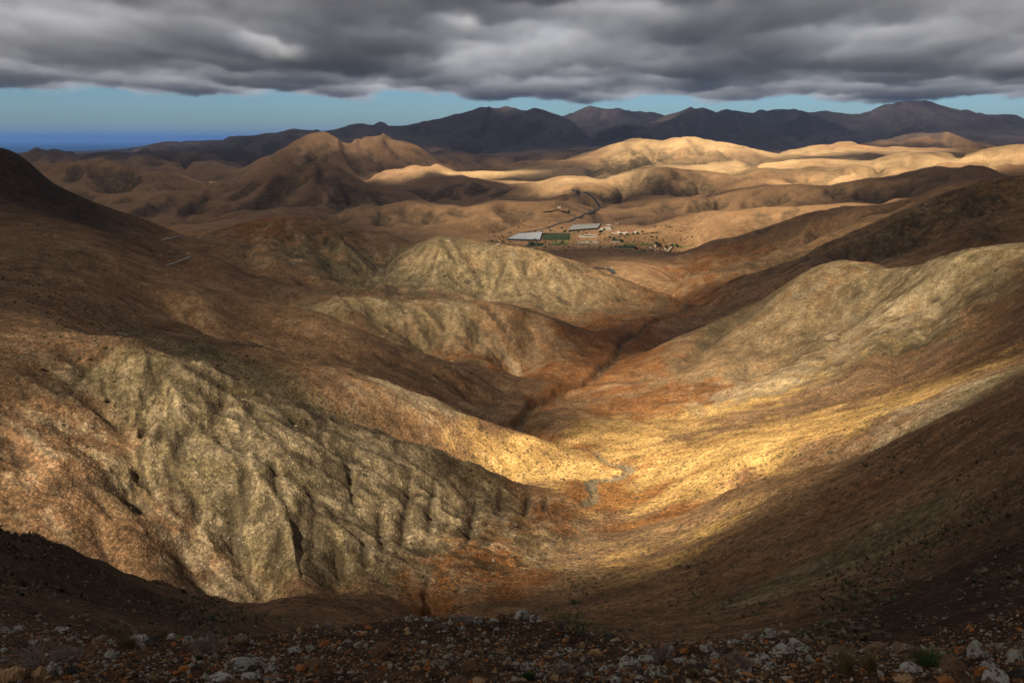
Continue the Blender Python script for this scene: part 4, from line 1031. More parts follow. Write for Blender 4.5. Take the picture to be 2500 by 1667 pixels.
def obj(name, me, parent=None, loc=(0, 0, 0), rot=(0, 0, 0), scale=(1, 1, 1)):
    o = bpy.data.objects.new(name, me)
    o.location = loc; o.rotation_euler = rot; o.scale = scale
    return link(o, parent)


def empty(name, loc, rz=0.0):
    o = bpy.data.objects.new(name, None)
    o.location = loc; o.rotation_euler = (0, 0, rz); o.empty_display_size = 0.5
    return link(o)


def bm_mesh(name, bm, mat, smooth=False):
    me = bpy.data.meshes.new(name)
    bmesh.ops.recalc_face_normals(bm, faces=bm.faces)
    for f in bm.faces: f.smooth = smooth
    bm.to_mesh(me); bm.free(); me.materials.append(mat)
    return me


def add_box(bm, x0, x1, y0, y1, z0, z1):
    v = [bm.verts.new((x, y, z)) for z in (z0, z1) for y in (y0, y1) for x in (x0, x1)]
    for f in ((0, 2, 3, 1), (4, 5, 7, 6), (0, 1, 5, 4), (2, 6, 7, 3), (0, 4, 6, 2), (1, 3, 7, 5)):
        bm.faces.new([v[i] for i in f])


def box(name, mat, parent, *dims):
    bm = bmesh.new(); add_box(bm, *dims)
    return obj(name, bm_mesh(name, bm, mat), parent)


# ------------------------------------------------------------------ roads
def ribbon(name, pxs, width, mat, lift, side=0.0):
    """a road laid over the ground along sight-line points"""
    h = [ray(*p) if len(p) == 2 else Vector((float(pix(p[0], p[1])[0]) * p[2], p[2], 0)) for p in pxs]
    P_ = np.array([[v.x, v.y] for v in h])
    # even sampling and smoothing of the line
    seg = np.r_[0, np.cumsum(np.hypot(*np.diff(P_, axis=0).T))]
    t_ = np.linspace(0, seg[-1], max(24, int(seg[-1] / 9)))
    q = np.c_[np.interp(t_, seg, P_[:, 0]), np.interp(t_, seg, P_[:, 1])]
    for _ in range(10):
        q[1:-1] = 0.5 * q[1:-1] + 0.25 * (q[:-2] + q[2:])
    tn = np.gradient(q, axis=0); tn /= np.linalg.norm(tn, axis=1)[:, None]
    nrm_ = np.c_[-tn[:, 1], tn[:, 0]]
    zc = np.max([zat(q[:, 0] + nrm_[:, 0] * k_, q[:, 1] + nrm_[:, 1] * k_) for k_ in (-width / 2, 0, width / 2)], axis=0)
    for _ in range(6):
        zc[1:-1] = np.maximum(zc[1:-1], 0.5 * zc[1:-1] + 0.25 * (zc[:-2] + zc[2:]))
    q = q + nrm_ * side
    L_ = np.c_[q + nrm_ * width / 2, zc + lift]; R_r = np.c_[q - nrm_ * width / 2, zc + lift]
    V = np.concatenate([L_, R_r, L_ + [0, 0, -1.6], R_r + [0, 0, -1.6]])
    n_ = len(q); F = []
    for i in range(n_ - 1):
        F += [(i, i + 1, n_ + i + 1, n_ + i), (2 * n_ + i, 2 * n_ + i + 1, i + 1, i), (n_ + i, n_ + i + 1, 3 * n_ + i + 1, 3 * n_ + i)]
    o = link(bpy.data.objects.new(name, mesh_np(name, V, F, [mat], False))); o['kind'] = 'structure'
    return o


ROAD = [(1398, 465), (1403, 470), (1414, 471), (1427, 473.5), (1440, 477.6), (1449, 482.7), (1457, 492), (1463, 500), (1467, 507), (1462, 512), (1449, 517), (1436, 523.6), (1417, 531), (1398, 538), (1369, 545), (1343, 554), (1327, 560), (1298, 565), (1262, 572)]
ribbon('valley_road', ROAD, 7.5, M['asphalt'], 0.9)
for sd_ in (-3.2, 3.2):
    ribbon('road_line', ROAD, 0.5, M['paint'], 0.93, sd_)
ROAD2 = [(1440, 652, 1275), (1455, 655), (1475, 656.5), (1488, 658), (1494, 661), (1499, 669)]
ribbon('lower_road', ROAD2, 7.0, M['asphalt'], 0.8)
for pl in ([(396, 587, 838), (410, 584, 850), (425, 581, 862), (441, 578, 874)], [(396, 629, 679), (420, 628, 685), (440, 627, 692), (465, 626, 702)]):
    ribbon('pass_road', pl, 3.6, M['flat'], 0.2)
ribbon('farm_track', [(1215, 600), (1300, 603), (1400, 601), (1480, 604), (1560, 611), (1640, 604)], 4.5, M['bare'], 0.4)
ribbon('dirt_track', [(1298, 565), (1345, 560), (1400, 561)], 4.0, M['bare'], 0.4)


# ------------------------------------------------------------------ fields, yards, ponds
def patch(name, corners, mat, lift=0.35, n_=10, kind='structure'):
    h = [ray(*c) for c in corners]
    V = []
    for i in range(n_ + 1):
        for j in range(n_ + 1):
            a_, b_ = i / n_, j / n_
            p = (h[0] * (1 - a_) + h[1] * a_) * (1 - b_) + (h[3] * (1 - a_) + h[2] * a_) * b_
            V.append((p.x, p.y, float(zat(p.x, p.y)) + lift))
    F = [(i * (n_ + 1) + j, (i + 1) * (n_ + 1) + j, (i + 1) * (n_ + 1) + j + 1, i * (n_ + 1) + j + 1) for i in range(n_) for j in range(n_)]
    o = link(bpy.data.objects.new(name, mesh_np(name, V, F, [mat], True)))
    if kind: o['kind'] = kind
    return o


for cs, m_ in [([(1324, 586.5), (1391, 587), (1393, 569), (1326, 569)], 'crop'), ([(1285, 602), (1325, 601), (1330, 594), (1290, 594)], 'crop'), ([(1345, 598), (1385, 598), (1390, 590), (1350, 590)], 'crop2'),
               ([(1505, 607), (1552, 608), (1552, 601), (1508, 601)], 'crop'), ([(1495, 589.5), (1515, 589.5), (1518, 584.5), (1494, 584.5)], 'crop'), ([(1640, 600), (1690, 597), (1700, 592), (1640, 594)], 'crop2'), ([(1560, 601), (1600, 600), (1602, 596), (1562, 597)], 'crop2'), ([(1520, 598), (1555, 598), (1560, 595), (1522, 595)], 'crop2'), ([(1545, 619), (1575, 618), (1580, 614), (1550, 614)], 'crop2')]:
    patch('crop_field', cs, M[m_])
patch('pale_yard', [(1404, 595.5), (1466, 594), (1454, 588), (1412, 590)], M['bare'])
patch('pale_yard', [(1463, 563), (1496, 564), (1494, 559), (1466, 558)], M['bare'])


def reservoir(px, py, wpx, dep, label, water):
    c = ray(px, py); r_ = wpx / F_PX * c.y / 2
    root = empty('reservoir', (c.x, c.y, float(zat(c.x, c.y))))
    bm = bmesh.new(); k_ = 28; rings = [(1.25, -2.0), (1.08, dep), (1.0, dep), (0.9, 0.5)]
    vs_ = [[bm.verts.new((r_ * a_ * math.cos(i * 2 * math.pi / k_), 0.9 * r_ * a_ * math.sin(i * 2 * math.pi / k_), z_)) for i in range(k_)] for a_, z_ in rings]
    for a_, b_ in zip(vs_[:-1], vs_[1:]):
        for i in range(k_):
            bm.faces.new((a_[i], a_[(i + 1) % k_], b_[(i + 1) % k_], b_[i]))
    obj('embankment', bm_mesh('embankment', bm, M['bare'], True), root)
    bm = bmesh.new()
    bm.faces.new([bm.verts.new((r_ * 0.97 * math.cos(i * 2 * math.pi / k_), 0.87 * r_ * math.sin(i * 2 * math.pi / k_), dep * 0.55)) for i in range(k_)])
    obj('water_surface', bm_mesh('water_surface', bm, water), root)
    return tag(root, label, 'reservoir')


reservoir(1436, 577.5, 40, 2.6, 'long oval pond with a pale bank below the grey net house', M['pond'])
reservoir(1447, 591.5, 18, 1.6, 'small round brown pond in the pale yard', M['stem'])


# ------------------------------------------------------------------ greenhouses
def greenhouse(corners, mat, hgt, label, group, spans):
    h = [ray(*c) for c in corners]              # near-left, near-right, far-right, far-left
    c = sum(h, Vector()) / 4
    root = empty('greenhouse', (c.x, c.y, float(zat(c.x, c.y))))
    z0 = [float(zat(p.x, p.y)) - root.location.z for p in h]
    loc_ = [Vector((p.x - c.x, p.y - c.y, z0[i])) for i, p in enumerate(h)]
    def at(a_, b_, z_):
        return (loc_[0] * (1 - a_) + loc_[1] * a_) * (1 - b_) + (loc_[3] * (1 - a_) + loc_[2] * a_) * b_ + Vector((0, 0, z_))
    for k_ in range(spans):                      # each bay of the roof is a sheet of its own
        b0, b1 = k_ / spans + 0.002, (k_ + 1) / spans - 0.002
        bm = bmesh.new(); rows = []
        for j in range(4):
            t_ = j / 3; b_ = b0 + (b1 - b0) * t_
            zz = hgt + 0.45 * math.sin(math.pi * t_)
            rows.append([[bm.verts.new(at(a_, b_, zz - d_)) for a_ in np.linspace(0, 1, 9)] for d_ in (0, 0.12)])
        for j in range(3):
            for i in range(8):
                bm.faces.new((rows[j][0][i], rows[j][0][i + 1], rows[j + 1][0][i + 1], rows[j + 1][0][i]))
                bm.faces.new((rows[j][1][i + 1], rows[j][1][i], rows[j + 1][1][i], rows[j + 1][1][i + 1]))
        obj('roof_sheet', bm_mesh('roof_sheet', bm, mat, True), root)
    for i in range(4):                           # netting on the four sides
        a_, b_ = loc_[i], loc_[(i + 1) % 4]
        bm = bmesh.new()
        q = [bm.verts.new(p) for p in (a_ + Vector((0, 0, -1)), b_ + Vector((0, 0, -1)), b_ + Vector((0, 0, hgt - 0.35)), a_ + Vector((0, 0, hgt - 0.35)))]
        bm.faces.new(q)
        obj('side_net', bm_mesh('side_net', bm, M['opening']), root)
    for k_ in range(9):                          # posts along the front
        p = at(k_ / 8, 0, 0) + Vector((0, -0.4, 0))
        bm = bmesh.new(); add_box(bm, p.x - .12, p.x + .12, p.y - .12, p.y + .12, p.z - 1, p.z + hgt)
        obj('post', bm_mesh('post', bm, M['metal']), root)
    return tag(root, label, 'greenhouse', group)


greenhouse([(1239, 587), (1318, 589.5), (1324, 570.5), (1267, 574)], M['sheet'], 4.0, 'blue-white plastic greenhouse beside the dark green field', 'greenhouses on the valley floor', 7)
greenhouse([(1388, 566), (1459, 560.5), (1467, 550), (1400, 552.5)], M['canvas'], 4.5, 'grey net greenhouse next to the white farm houses', 'greenhouses on the valley floor', 6)


# ------------------------------------------------------------------ farm buildings
def house(px, py, w_, d_, h_, wall, roof, label, group, gable=False, rz=0.0, openings=2, chimney=False):
    c = ray(px, py)
    z_ = min(float(zat(c.x + a_, c.y + b_)) for a_ in (-w_ / 2, w_ / 2) for b_ in (-d_ / 2, d_ / 2))
    root = empty('farm_house', (c.x, c.y, z_), rz)
    box('wall', M[wall], root, -w_ / 2, w_ / 2, -d_ / 2, d_ / 2, -1.0, h_)
    bm = bmesh.new()
    if gable:
        e_ = 0.35; r_ = d_ * 0.30
        a_ = [bm.verts.new((x, y, z)) for x in (-w_ / 2 - e_, w_ / 2 + e_) for (y, z) in ((-d_ / 2 - e_, h_ + .004), (0, h_ + r_), (d_ / 2 + e_, h_ + .004))]
        for f in ((0, 1, 4, 3), (1, 2, 5, 4), (0, 3, 5, 2), (0, 2, 1), (3, 4, 5)):
            bm.faces.new([a_[i] for i in f])
    else:
        add_box(bm, -w_ / 2 - .25, w_ / 2 + .25, -d_ / 2 - .25, d_ / 2 + .25, h_ + .004, h_ + .35)
    rf = obj('roof', bm_mesh('roof', bm, M[roof]), root)
    if chimney:
        box('chimney', M[wall], rf, w_ * .25, w_ * .25 + .8, -.4, .4, h_ + .4, h_ + d_ * .3 + 1.0)
    k_ = openings
    for i in range(k_):
        x_ = -w_ / 2 + w_ * (i + 0.5) / k_
        if i == k_ // 2:
            box('door', M['opening'], root, x_ - .7, x_ + .7, -d_ / 2 - .05, -d_ / 2 + .05, -.2, 2.2)
        else:
            box('window', M['opening'], root, x_ - .6, x_ + .6, -d_ / 2 - .05, -d_ / 2 + .05, 1.0, 2.2)
    return tag(root, label, 'house', group)


G1, G2, G3, G4 = 'white houses by the grey net house', 'row of white houses below the bare slope', 'houses of the hamlet on the valley floor', 'house on the knoll'
house(1486, 550.5, 11, 6, 3.2, 'white', 'flat', 'lone white hut uphill of the grey net house', G1)
house(1469, 560.5, 9, 6, 3.4, 'white', 'flat', 'white house closest to the corner of the grey net house', G1)
house(1478, 559.0, 8, 6, 3.8, 'white', 'flat', 'middle one of the white houses beside the grey net house', G1, openings=3)
house(1487, 558.5, 8, 6, 3.4, 'white', 'flat', 'rightmost white house beside the grey net house', G1)
house(1498, 570.5, 10, 6, 3.0, 'cream', 'flat', 'low cream shed at the left end of the house row', G2)
house(1509, 569.5, 7, 6, 4.0, 'white', 'flat', 'narrow white house second in the house row', G2)
house(1520, 570.0, 13, 7, 3.6, 'white', 'tile', 'white house with dull red roof near the middle of the row', G2, True, openings=3)
house(1528, 570.5, 6, 6, 4.4, 'white', 'flat', 'bright white cube house in the middle of the row', G2)
house(1540, 569.0, 15, 8, 4.0, 'pink', 'tile', 'long house with dark porch and dark red roof in the row', G2, True, openings=5, chimney=True)
house(1550, 569.0, 7, 7, 4.2, 'white', 'flat', 'white house joined to the right of the dark red roof', G2)
house(1558, 569.5, 9, 6, 3.0, 'cream', 'flat', 'low cream shed at the right end of the house row', G2)
house(1502, 592.0, 18, 6, 2.8, 'cream', 'flat', 'long low pale shed below the small green strip', G3, openings=4)
house(1560, 609.5, 11, 7, 3.4, 'pink', 'rusty', 'small house with bright orange roof in the hamlet', G3, True, chimney=True)
house(1574, 611.0, 15, 6, 3.0, 'yellow', 'cream', 'long bright yellow house in the hamlet', G3, openings=4)
house(1588, 606.5, 5, 5, 5.0, 'cream', 'flat', 'small cream block between the yellow house and the pink house', G3)
house(1595, 607.5, 9, 7, 3.6, 'pink', 'flat', 'pink flat-roofed house in the hamlet', G3, openings=3)
house(1599, 603.0, 4, 4, 8.5, 'cream', 'flat', 'tall narrow tan tower standing over the hamlet', G3, openings=1)
house(1604, 606.5, 5, 5, 4.4, 'cream', 'flat', 'narrow cream house right of the tan tower', G3)
house(1612, 608.5, 10, 6, 2.6, 'flat', 'flat', 'low grey shed right of the tan tower', G3)
house(1622, 605.0, 6, 6, 5.0, 'white', 'flat', 'bright white house at the right end of the hamlet', G3)
house(1633, 607.0, 9, 6, 2.6, 'cream', 'flat', 'low cream barn at the far right of the hamlet', G3)
house(1365, 507.5, 10, 8, 4.6, 'white', 'flat', 'white house on top of the terraced knoll', G4, openings=3)
house(1366, 513.5, 34, 9, 3.6, 'pink', 'tile', 'long reddish building on the terraced knoll', G4, openings=7)
house(1505.5, 546.5, 8, 5, 2.6, 'white', 'flat', 'tiny white block alone on the bare slope', G1, openings=1)  # white speck of uncertain kind, built as a small box house


# ------------------------------------------------------------------ trees and hedges by the farm
def leaf_cloud(n_, rx_, rz_, size, seed):
    r_ = np.random.default_rng(seed)
    d_ = r_.normal(size=(n_, 3)); d_ /= np.linalg.norm(d_, axis=1)[:, None]
    p = d_ * (r_.random((n_, 1)) ** 0.4) * [rx_, rx_, rz_]
    V = []; F = []
    for i in range(n_):
        a_ = r_.normal(size=3); a_ /= np.linalg.norm(a_); b_ = np.cross(a_, r_.normal(size=3)); b_ /= np.linalg.norm(b_)
        k_ = size * (0.6 + 0.8 * r_.random())
        V += [p[i] - a_ * k_, p[i] + b_ * k_ * 0.6, p[i] + a_ * k_, p[i] - b_ * k_ * 0.6]
        F.append((4 * i, 4 * i + 1, 4 * i + 2, 4 * i + 3))
    return np.array(V), F


def tube(bm, a_, b_, r0, r1, k_=5):
    a_ = Vector(a_); b_ = Vector(b_); d_ = (b_ - a_).normalized()
    u_ = d_.orthogonal().normalized(); w_ = d_.cross(u_)
    A_ = [bm.verts.new(a_ + (u_ * math.cos(i * 2 * math.pi / k_) + w_ * math.sin(i * 2 * math.pi / k_)) * r0) for i in range(k_)]
    B_ = [bm.verts.new(b_ + (u_ * math.cos(i * 2 * math.pi / k_) + w_ * math.sin(i * 2 * math.pi / k_)) * r1) for i in range(k_)]
    for i in range(k_):
        bm.faces.new((A_[i], A_[(i + 1) % k_], B_[(i + 1) % k_], B_[i]))


def small_tree(px, py, h_, r_, label, group, name='tree', seed=0):
    c = ray(px, py)
    root = empty(name, (c.x, c.y, float(zat(c.x, c.y))))
    bm = bmesh.new(); tube(bm, (0, 0, -.5), (0.1, 0, h_ * .55), .22, .14)
    for k_ in range(4):
        an = k_ * 1.7 + seed; tube(bm, (0.1, 0, h_ * .5), (math.cos(an) * r_ * .5, math.sin(an) * r_ * .5, h_ * .8), .1, .05)
    obj('trunk', bm_mesh('trunk', bm, M['stem']), root)
    V, F = leaf_cloud(150, r_, r_ * .75, r_ * .28, 900 + seed)
    obj('crown', mesh_np('crown', V + [0, 0, h_ - r_ * .6], F, [M['palm']], False), root)
    return tag(root, label, 'tree', group)


def palm(px, py, h_, label):
    c = ray(px, py)
    root = empty('palm_tree', (c.x, c.y, float(zat(c.x, c.y))))
    bm = bmesh.new(); tube(bm, (0, 0, -.5), (.3, 0, h_), .35, .25)
    obj('trunk', bm_mesh('trunk', bm, M['stem']), root)
    bm = bmesh.new()
    for k_ in range(22):
        an = k_ * 2.4; el = 0.9 - 1.5 * (k_ / 22); L_ = 3.4
        p = Vector((.3, 0, h_)); d_ = Vector((math.cos(an) * math.cos(el), math.sin(an) * math.cos(el), math.sin(el)))
        side_ = d_.cross(Vector((0, 0, 1))).normalized() * .35
        prev = [bm.verts.new(p - side_ * .3), bm.verts.new(p + side_ * .3)]
        for j in range(1, 4):
            q = p + d_ * L_ * j / 3 + Vector((0, 0, -0.9 * (j / 3) ** 2))
            w_ = side_ * (1.0, 0.9, 0.15)[j - 1]
            cur = [bm.verts.new(q - w_), bm.verts.new(q + w_)]
            bm.faces.new((prev[0], prev[1], cur[1], cur[0])); prev = cur
    obj('crown', bm_mesh('crown', bm, M['palm']), root)
    return tag(root, label, 'palm tree')


palm(1618.8, 593.5, 8.0, 'lone palm tree standing above the hamlet')
for i, (px, py, h_, r_, lb) in enumerate([(1307, 589, 5.5, 3.6, 'dark bushy tree at the near corner of the blue-white greenhouse'), (1300, 597, 5, 4.5, 'wide dark tree below the blue-white greenhouse'), (1475, 563, 5, 3.4, 'dark tree in front of the white houses by the net house'),
                                          (1468, 567, 4.5, 4.0, 'wide green tree below the grey net house'), (1464, 569, 4, 3.0, 'small green tree downhill of the grey net house'), (1492, 558, 4, 2.6, 'green tree right of the white houses by the net house'),
                                          (1516, 573, 4, 3.2, 'leftmost tree in front of the house row'), (1530, 574, 4, 3.0, 'tree in front of the bright white cube house'), (1546, 573, 4, 3.0, 'tree before the long house with the dark red roof'), (1557, 573, 5, 3.6, 'large dark tree at the right end of the house row'),
                                          (1518, 591, 5, 4.2, 'grey-green tree right of the long pale shed'), (1601, 598, 5, 4.5, 'dark tree just behind the tan tower'), (1609, 600, 5, 4.5, 'wide dark tree left of the palm tree'), (1626, 605, 5, 3.6, 'black-green tree beside the bright white house in the hamlet'),
                                          (1640, 603, 5, 4.2, 'dark tree past the right end of the hamlet'), (1652, 602, 4.5, 4.0, 'rightmost dark tree on the valley floor'), (1553, 609, 4, 3.0, 'dark tree left of the orange roof'), (1378, 567, 4, 3.4, 'low green tree left of the grey net house'), (1499, 584, 3.5, 3.2, 'low green tree at the left end of the small green strip'), (1389, 517, 4, 3.4, 'green tree at the right end of the knoll terrace')]):
    small_tree(px, py, h_, r_, lb, 'trees on the valley floor', seed=i)

# hedge and rows of young shrubs below the knoll house
def hedge(line, h_, label):
    hh = [ray(*p) for p in line]
    c = hh[0]
    V = []; F = []
    for a_, b_ in zip(hh[:-1], hh[1:]):
        for t_ in np.linspace(0, 1, 9):
            p = a_.lerp(b_, t_) - c
            v, f = leaf_cloud(26, 3.0, h_ * .6, 1.1, int(t_ * 77) + len(V))
            F += [tuple(k_ + len(V) for k_ in q) for q in f]; V += list(v + [p.x, p.y, float(zat(p.x + c.x, p.y + c.y)) - c.z + h_ * .5])
    return tag(obj('hedge', mesh_np('hedge', np.array(V), F, [M['palm']], False), None, c), label, 'hedge')
hedge([(1328, 520), (1345, 518.5), (1375, 519), (1390, 519.5)], 4.0, 'dark hedge along the terrace of the knoll house')
V0, F0 = leaf_cloud(30, 1.3, 1.0, .55, 5)
me_row = mesh_np('foliage', V0 + [0, 0, .9], F0, [M['palm']], False)
bmr = bmesh.new(); tube(bmr, (0, 0, -.4), (0, 0, .9), .08, .05); me_rs = bm_mesh('stem', bmr, M['stem'])
ORD = 'first second third fourth fifth sixth seventh eighth ninth tenth eleventh twelfth thirteenth fourteenth fifteenth sixteenth seventeenth'.split()
for r_i, (xa, ya, xb, yb) in enumerate([(1330, 525, 1392, 524), (1328, 528, 1396, 526.5), (1330, 530.5, 1388, 530)]):
    for k_ in range(17):
        t_ = k_ / 16
        p = ray(xa + (xb - xa) * t_ + random.uniform(-1, 1), ya + (yb - ya) * t_)
        o = empty('young_shrub', (p.x, p.y, float(zat(p.x, p.y))), random.random() * 6)
        obj('foliage', me_row, o); obj('stem', me_rs, o)
        tag(o, '%s young shrub from the left in the %s below the knoll hedge' % (ORD[k_], ['upper row', 'middle row', 'lowest row'][r_i]), 'shrub', 'planted rows below the knoll house, row %s' % 'abc'[r_i])

# yellow heap by the lane
c = ray(1320, 606.5)
bm = bmesh.new(); bmesh.ops.create_icosphere(bm, subdivisions=3, radius=1)
for v in bm.verts:
    v.co.x *= 4.2 * (1 + .2 * math.sin(v.co.y * 5)); v.co.y *= 3; v.co.z = max(v.co.z, -.3) * 2.4 * (1 + .25 * math.sin(v.co.x * 2.1))
tag(obj('yellow_heap', bm_mesh('yellow_heap', bm, plain_material('yellow_heap', (0.50, 0.32, 0.06), .95, .3, .6), True), None, (c.x, c.y, float(zat(c.x, c.y)))), 'small yellow heap beside the track below the green fields', 'heap')


# ------------------------------------------------------------------ road signs of the pass, radio masts
def marker(px, py, r_, h_, label):
    c = ray(px, py)
    root = empty('road_sign', (c.x, c.y, float(zat(c.x, c.y))))
    bm = bmesh.new(); tube(bm, (0, 0, -.3), (0, 0, h_), .06, .06, 6); obj('post', bm_mesh('post', bm, M['metal']), root)
    bm = bmesh.new()
    bmesh.ops.create_cone(bm, cap_ends=True, segments=16, radius1=r_, radius2=r_, depth=.06, matrix=Matrix.Translation((0, -.1, h_)) @ Matrix.Rotation(math.radians(90), 4, 'X'))
    obj('disc', bm_mesh('disc', bm, M['paint']), root)
    return tag(root, label, 'road sign', 'round white signs along the pass road')
marker(459.5, 624.5, .75, 2.0, 'largest round white sign at the end of the near pass road')
marker(465.5, 626.5, .42, 1.4, 'small white sign just right of the largest one on the pass')
marker(430.5, 628.5, .38, 1.0, 'small white sign midway along the near pass road')
marker(393, 628, .5, 1.6, 'white sign at the left end of the near pass road')
marker(409, 584.5, .55, 1.6, 'round white sign on the far stretch of the pass road')
marker(1461.5, 494, 1.4, 2.6, 'white sign on the bend of the valley road')
marker(1480, 658, .8, 2.0, 'left of two white signs on the lower road')
marker(1492.5, 656.5, .8, 2.2, 'right of two white signs on the lower road')


def rail(line, label):
    hh = [ray(*p) for p in line]; c = hh[0]
    root = empty('guard_rail', (c.x, c.y, float(zat(c.x, c.y))))
    bm = bmesh.new(); pts_ = []
    for a_, b_ in zip(hh[:-1], hh[1:]):
        for t_ in np.linspace(0, 1, 7)[:-1]:
            p = a_.lerp(b_, t_); pts_.append(Vector((p.x - c.x, p.y - c.y, float(zat(p.x, p.y)) - root.location.z)))
    for a_, b_ in zip(pts_[:-1], pts_[1:]):
        q = [bm.verts.new(v + Vector((0, 0, z_))) for v, z_ in ((a_, .75), (b_, .75), (b_, 1.15), (a_, 1.15))]
        bm.faces.new(q)
    r = bmesh.ops.extrude_face_region(bm, geom=bm.faces[:])
    for v in [g for g in r['geom'] if isinstance(g, bmesh.types.BMVert)]: v.co.y += .08
    obj('beam', bm_mesh('beam', bm, M['metal']), root)
    for p in pts_:
        bm = bmesh.new(); add_box(bm, p.x - .07, p.x + .07, p.y + .1, p.y + .24, p.z - .4, p.z + 1.0)
        obj('post', bm_mesh('post', bm, M['metal']), root)
    return tag(root, label, 'guard rail', 'guard rails of the pass')
rail([(397, 586.5), (410, 584), (425, 581), (440, 578.5)], 'steel guard rail on the far stretch of the pass road')
rail([(398, 628.5), (415, 628), (440, 627), (464, 626)], 'steel guard rail on the near stretch of the pass road')


def mast(px, py, h_, label):
    c = ray(px, py)
    root = empty('radio_mast', (c.x, c.y, c.z - 4))
    w_ = 1.6
    ft = [Vector((w_ * math.cos(a_), w_ * math.sin(a_), 0)) for a_ in (0, 2.094, 4.189)]
    for f in ft:
        bm = bmesh.new(); tube(bm, f, f * .5 + Vector((0, 0, h_)), .35, .25, 4); obj('leg', bm_mesh('leg', bm, M['metal']), root)
    bm = bmesh.new()
    for k_ in range(8):
        z_ = h_ * k_ / 8; s_ = 1 - .5 * k_ / 8
        for i in range(3):
            tube(bm, ft[i] * s_ + Vector((0, 0, z_)), ft[(i + 1) % 3] * (s_ - .06) + Vector((0, 0, z_ + h_ / 8)), .2, .2, 4)
    obj('lattice', bm_mesh('lattice', bm, M['metal']), root)
    bm = bmesh.new(); tube(bm, (0, 0, h_ - .5), (0, 0, h_ * 1.15), .3, .15, 4); obj('antenna', bm_mesh('antenna', bm, M['metal']), root)
    return tag(root, label, 'mast', 'radio masts on the far ridge')
mast(2018, 272.5, 42, 'tallest radio mast on the far mountain ridge')
mast(2021.5, 272.5, 22, 'short radio mast just right of the tallest one')
mast(2008, 273, 18, 'short radio mast left of the tallest one')

# ------------------------------------------------------------------ rocks of the foreground
def rock_mesh(name, seed, mat, blocky=0.5, sub=3):
    r_ = np.random.default_rng(seed)
    bm = bmesh.new(); bmesh.ops.create_icosphere(bm, subdivisions=sub, radius=1.0)
    P_ = np.array([v.co[:] for v in bm.verts])
    for _ in range(int(5 + 7 * blocky)):                      # planar breaks
        n_ = r_.normal(size=3); n_ /= np.linalg.norm(n_); d_ = r_.uniform(0.45, 0.8)
        k_ = np.maximum(P_ @ n_ - d_, 0)
        P_ -= k_[:, None] * n_ * 0.92
    f_ = r_.uniform(0, 50, 3)
    w_ = sum(np.sin(P_ * m_ + f_ + np.roll(P_, 1, 1) * m_ * .7) / m_ for m_ in (3.1, 6.7, 12.0))
    P_ += 0.13 * w_
    rg = np.abs(np.sin(P_ @ r_.normal(size=3) * 7 + f_[0]) * np.sin(P_ @ r_.normal(size=3) * 9 + f_[1]))
    P_ *= (1 - 0.16 * rg - 0.05 * r_.random(len(P_)))[:, None]
    P_ *= np.array([1.0, r_.uniform(.65, .95), r_.uniform(.55, .9)])
    P_ /= np.abs(P_[:, 0]).max()
    for v, q in zip(bm.verts, P_): v.co = q
    return bm_mesh(name, bm, mat, False)


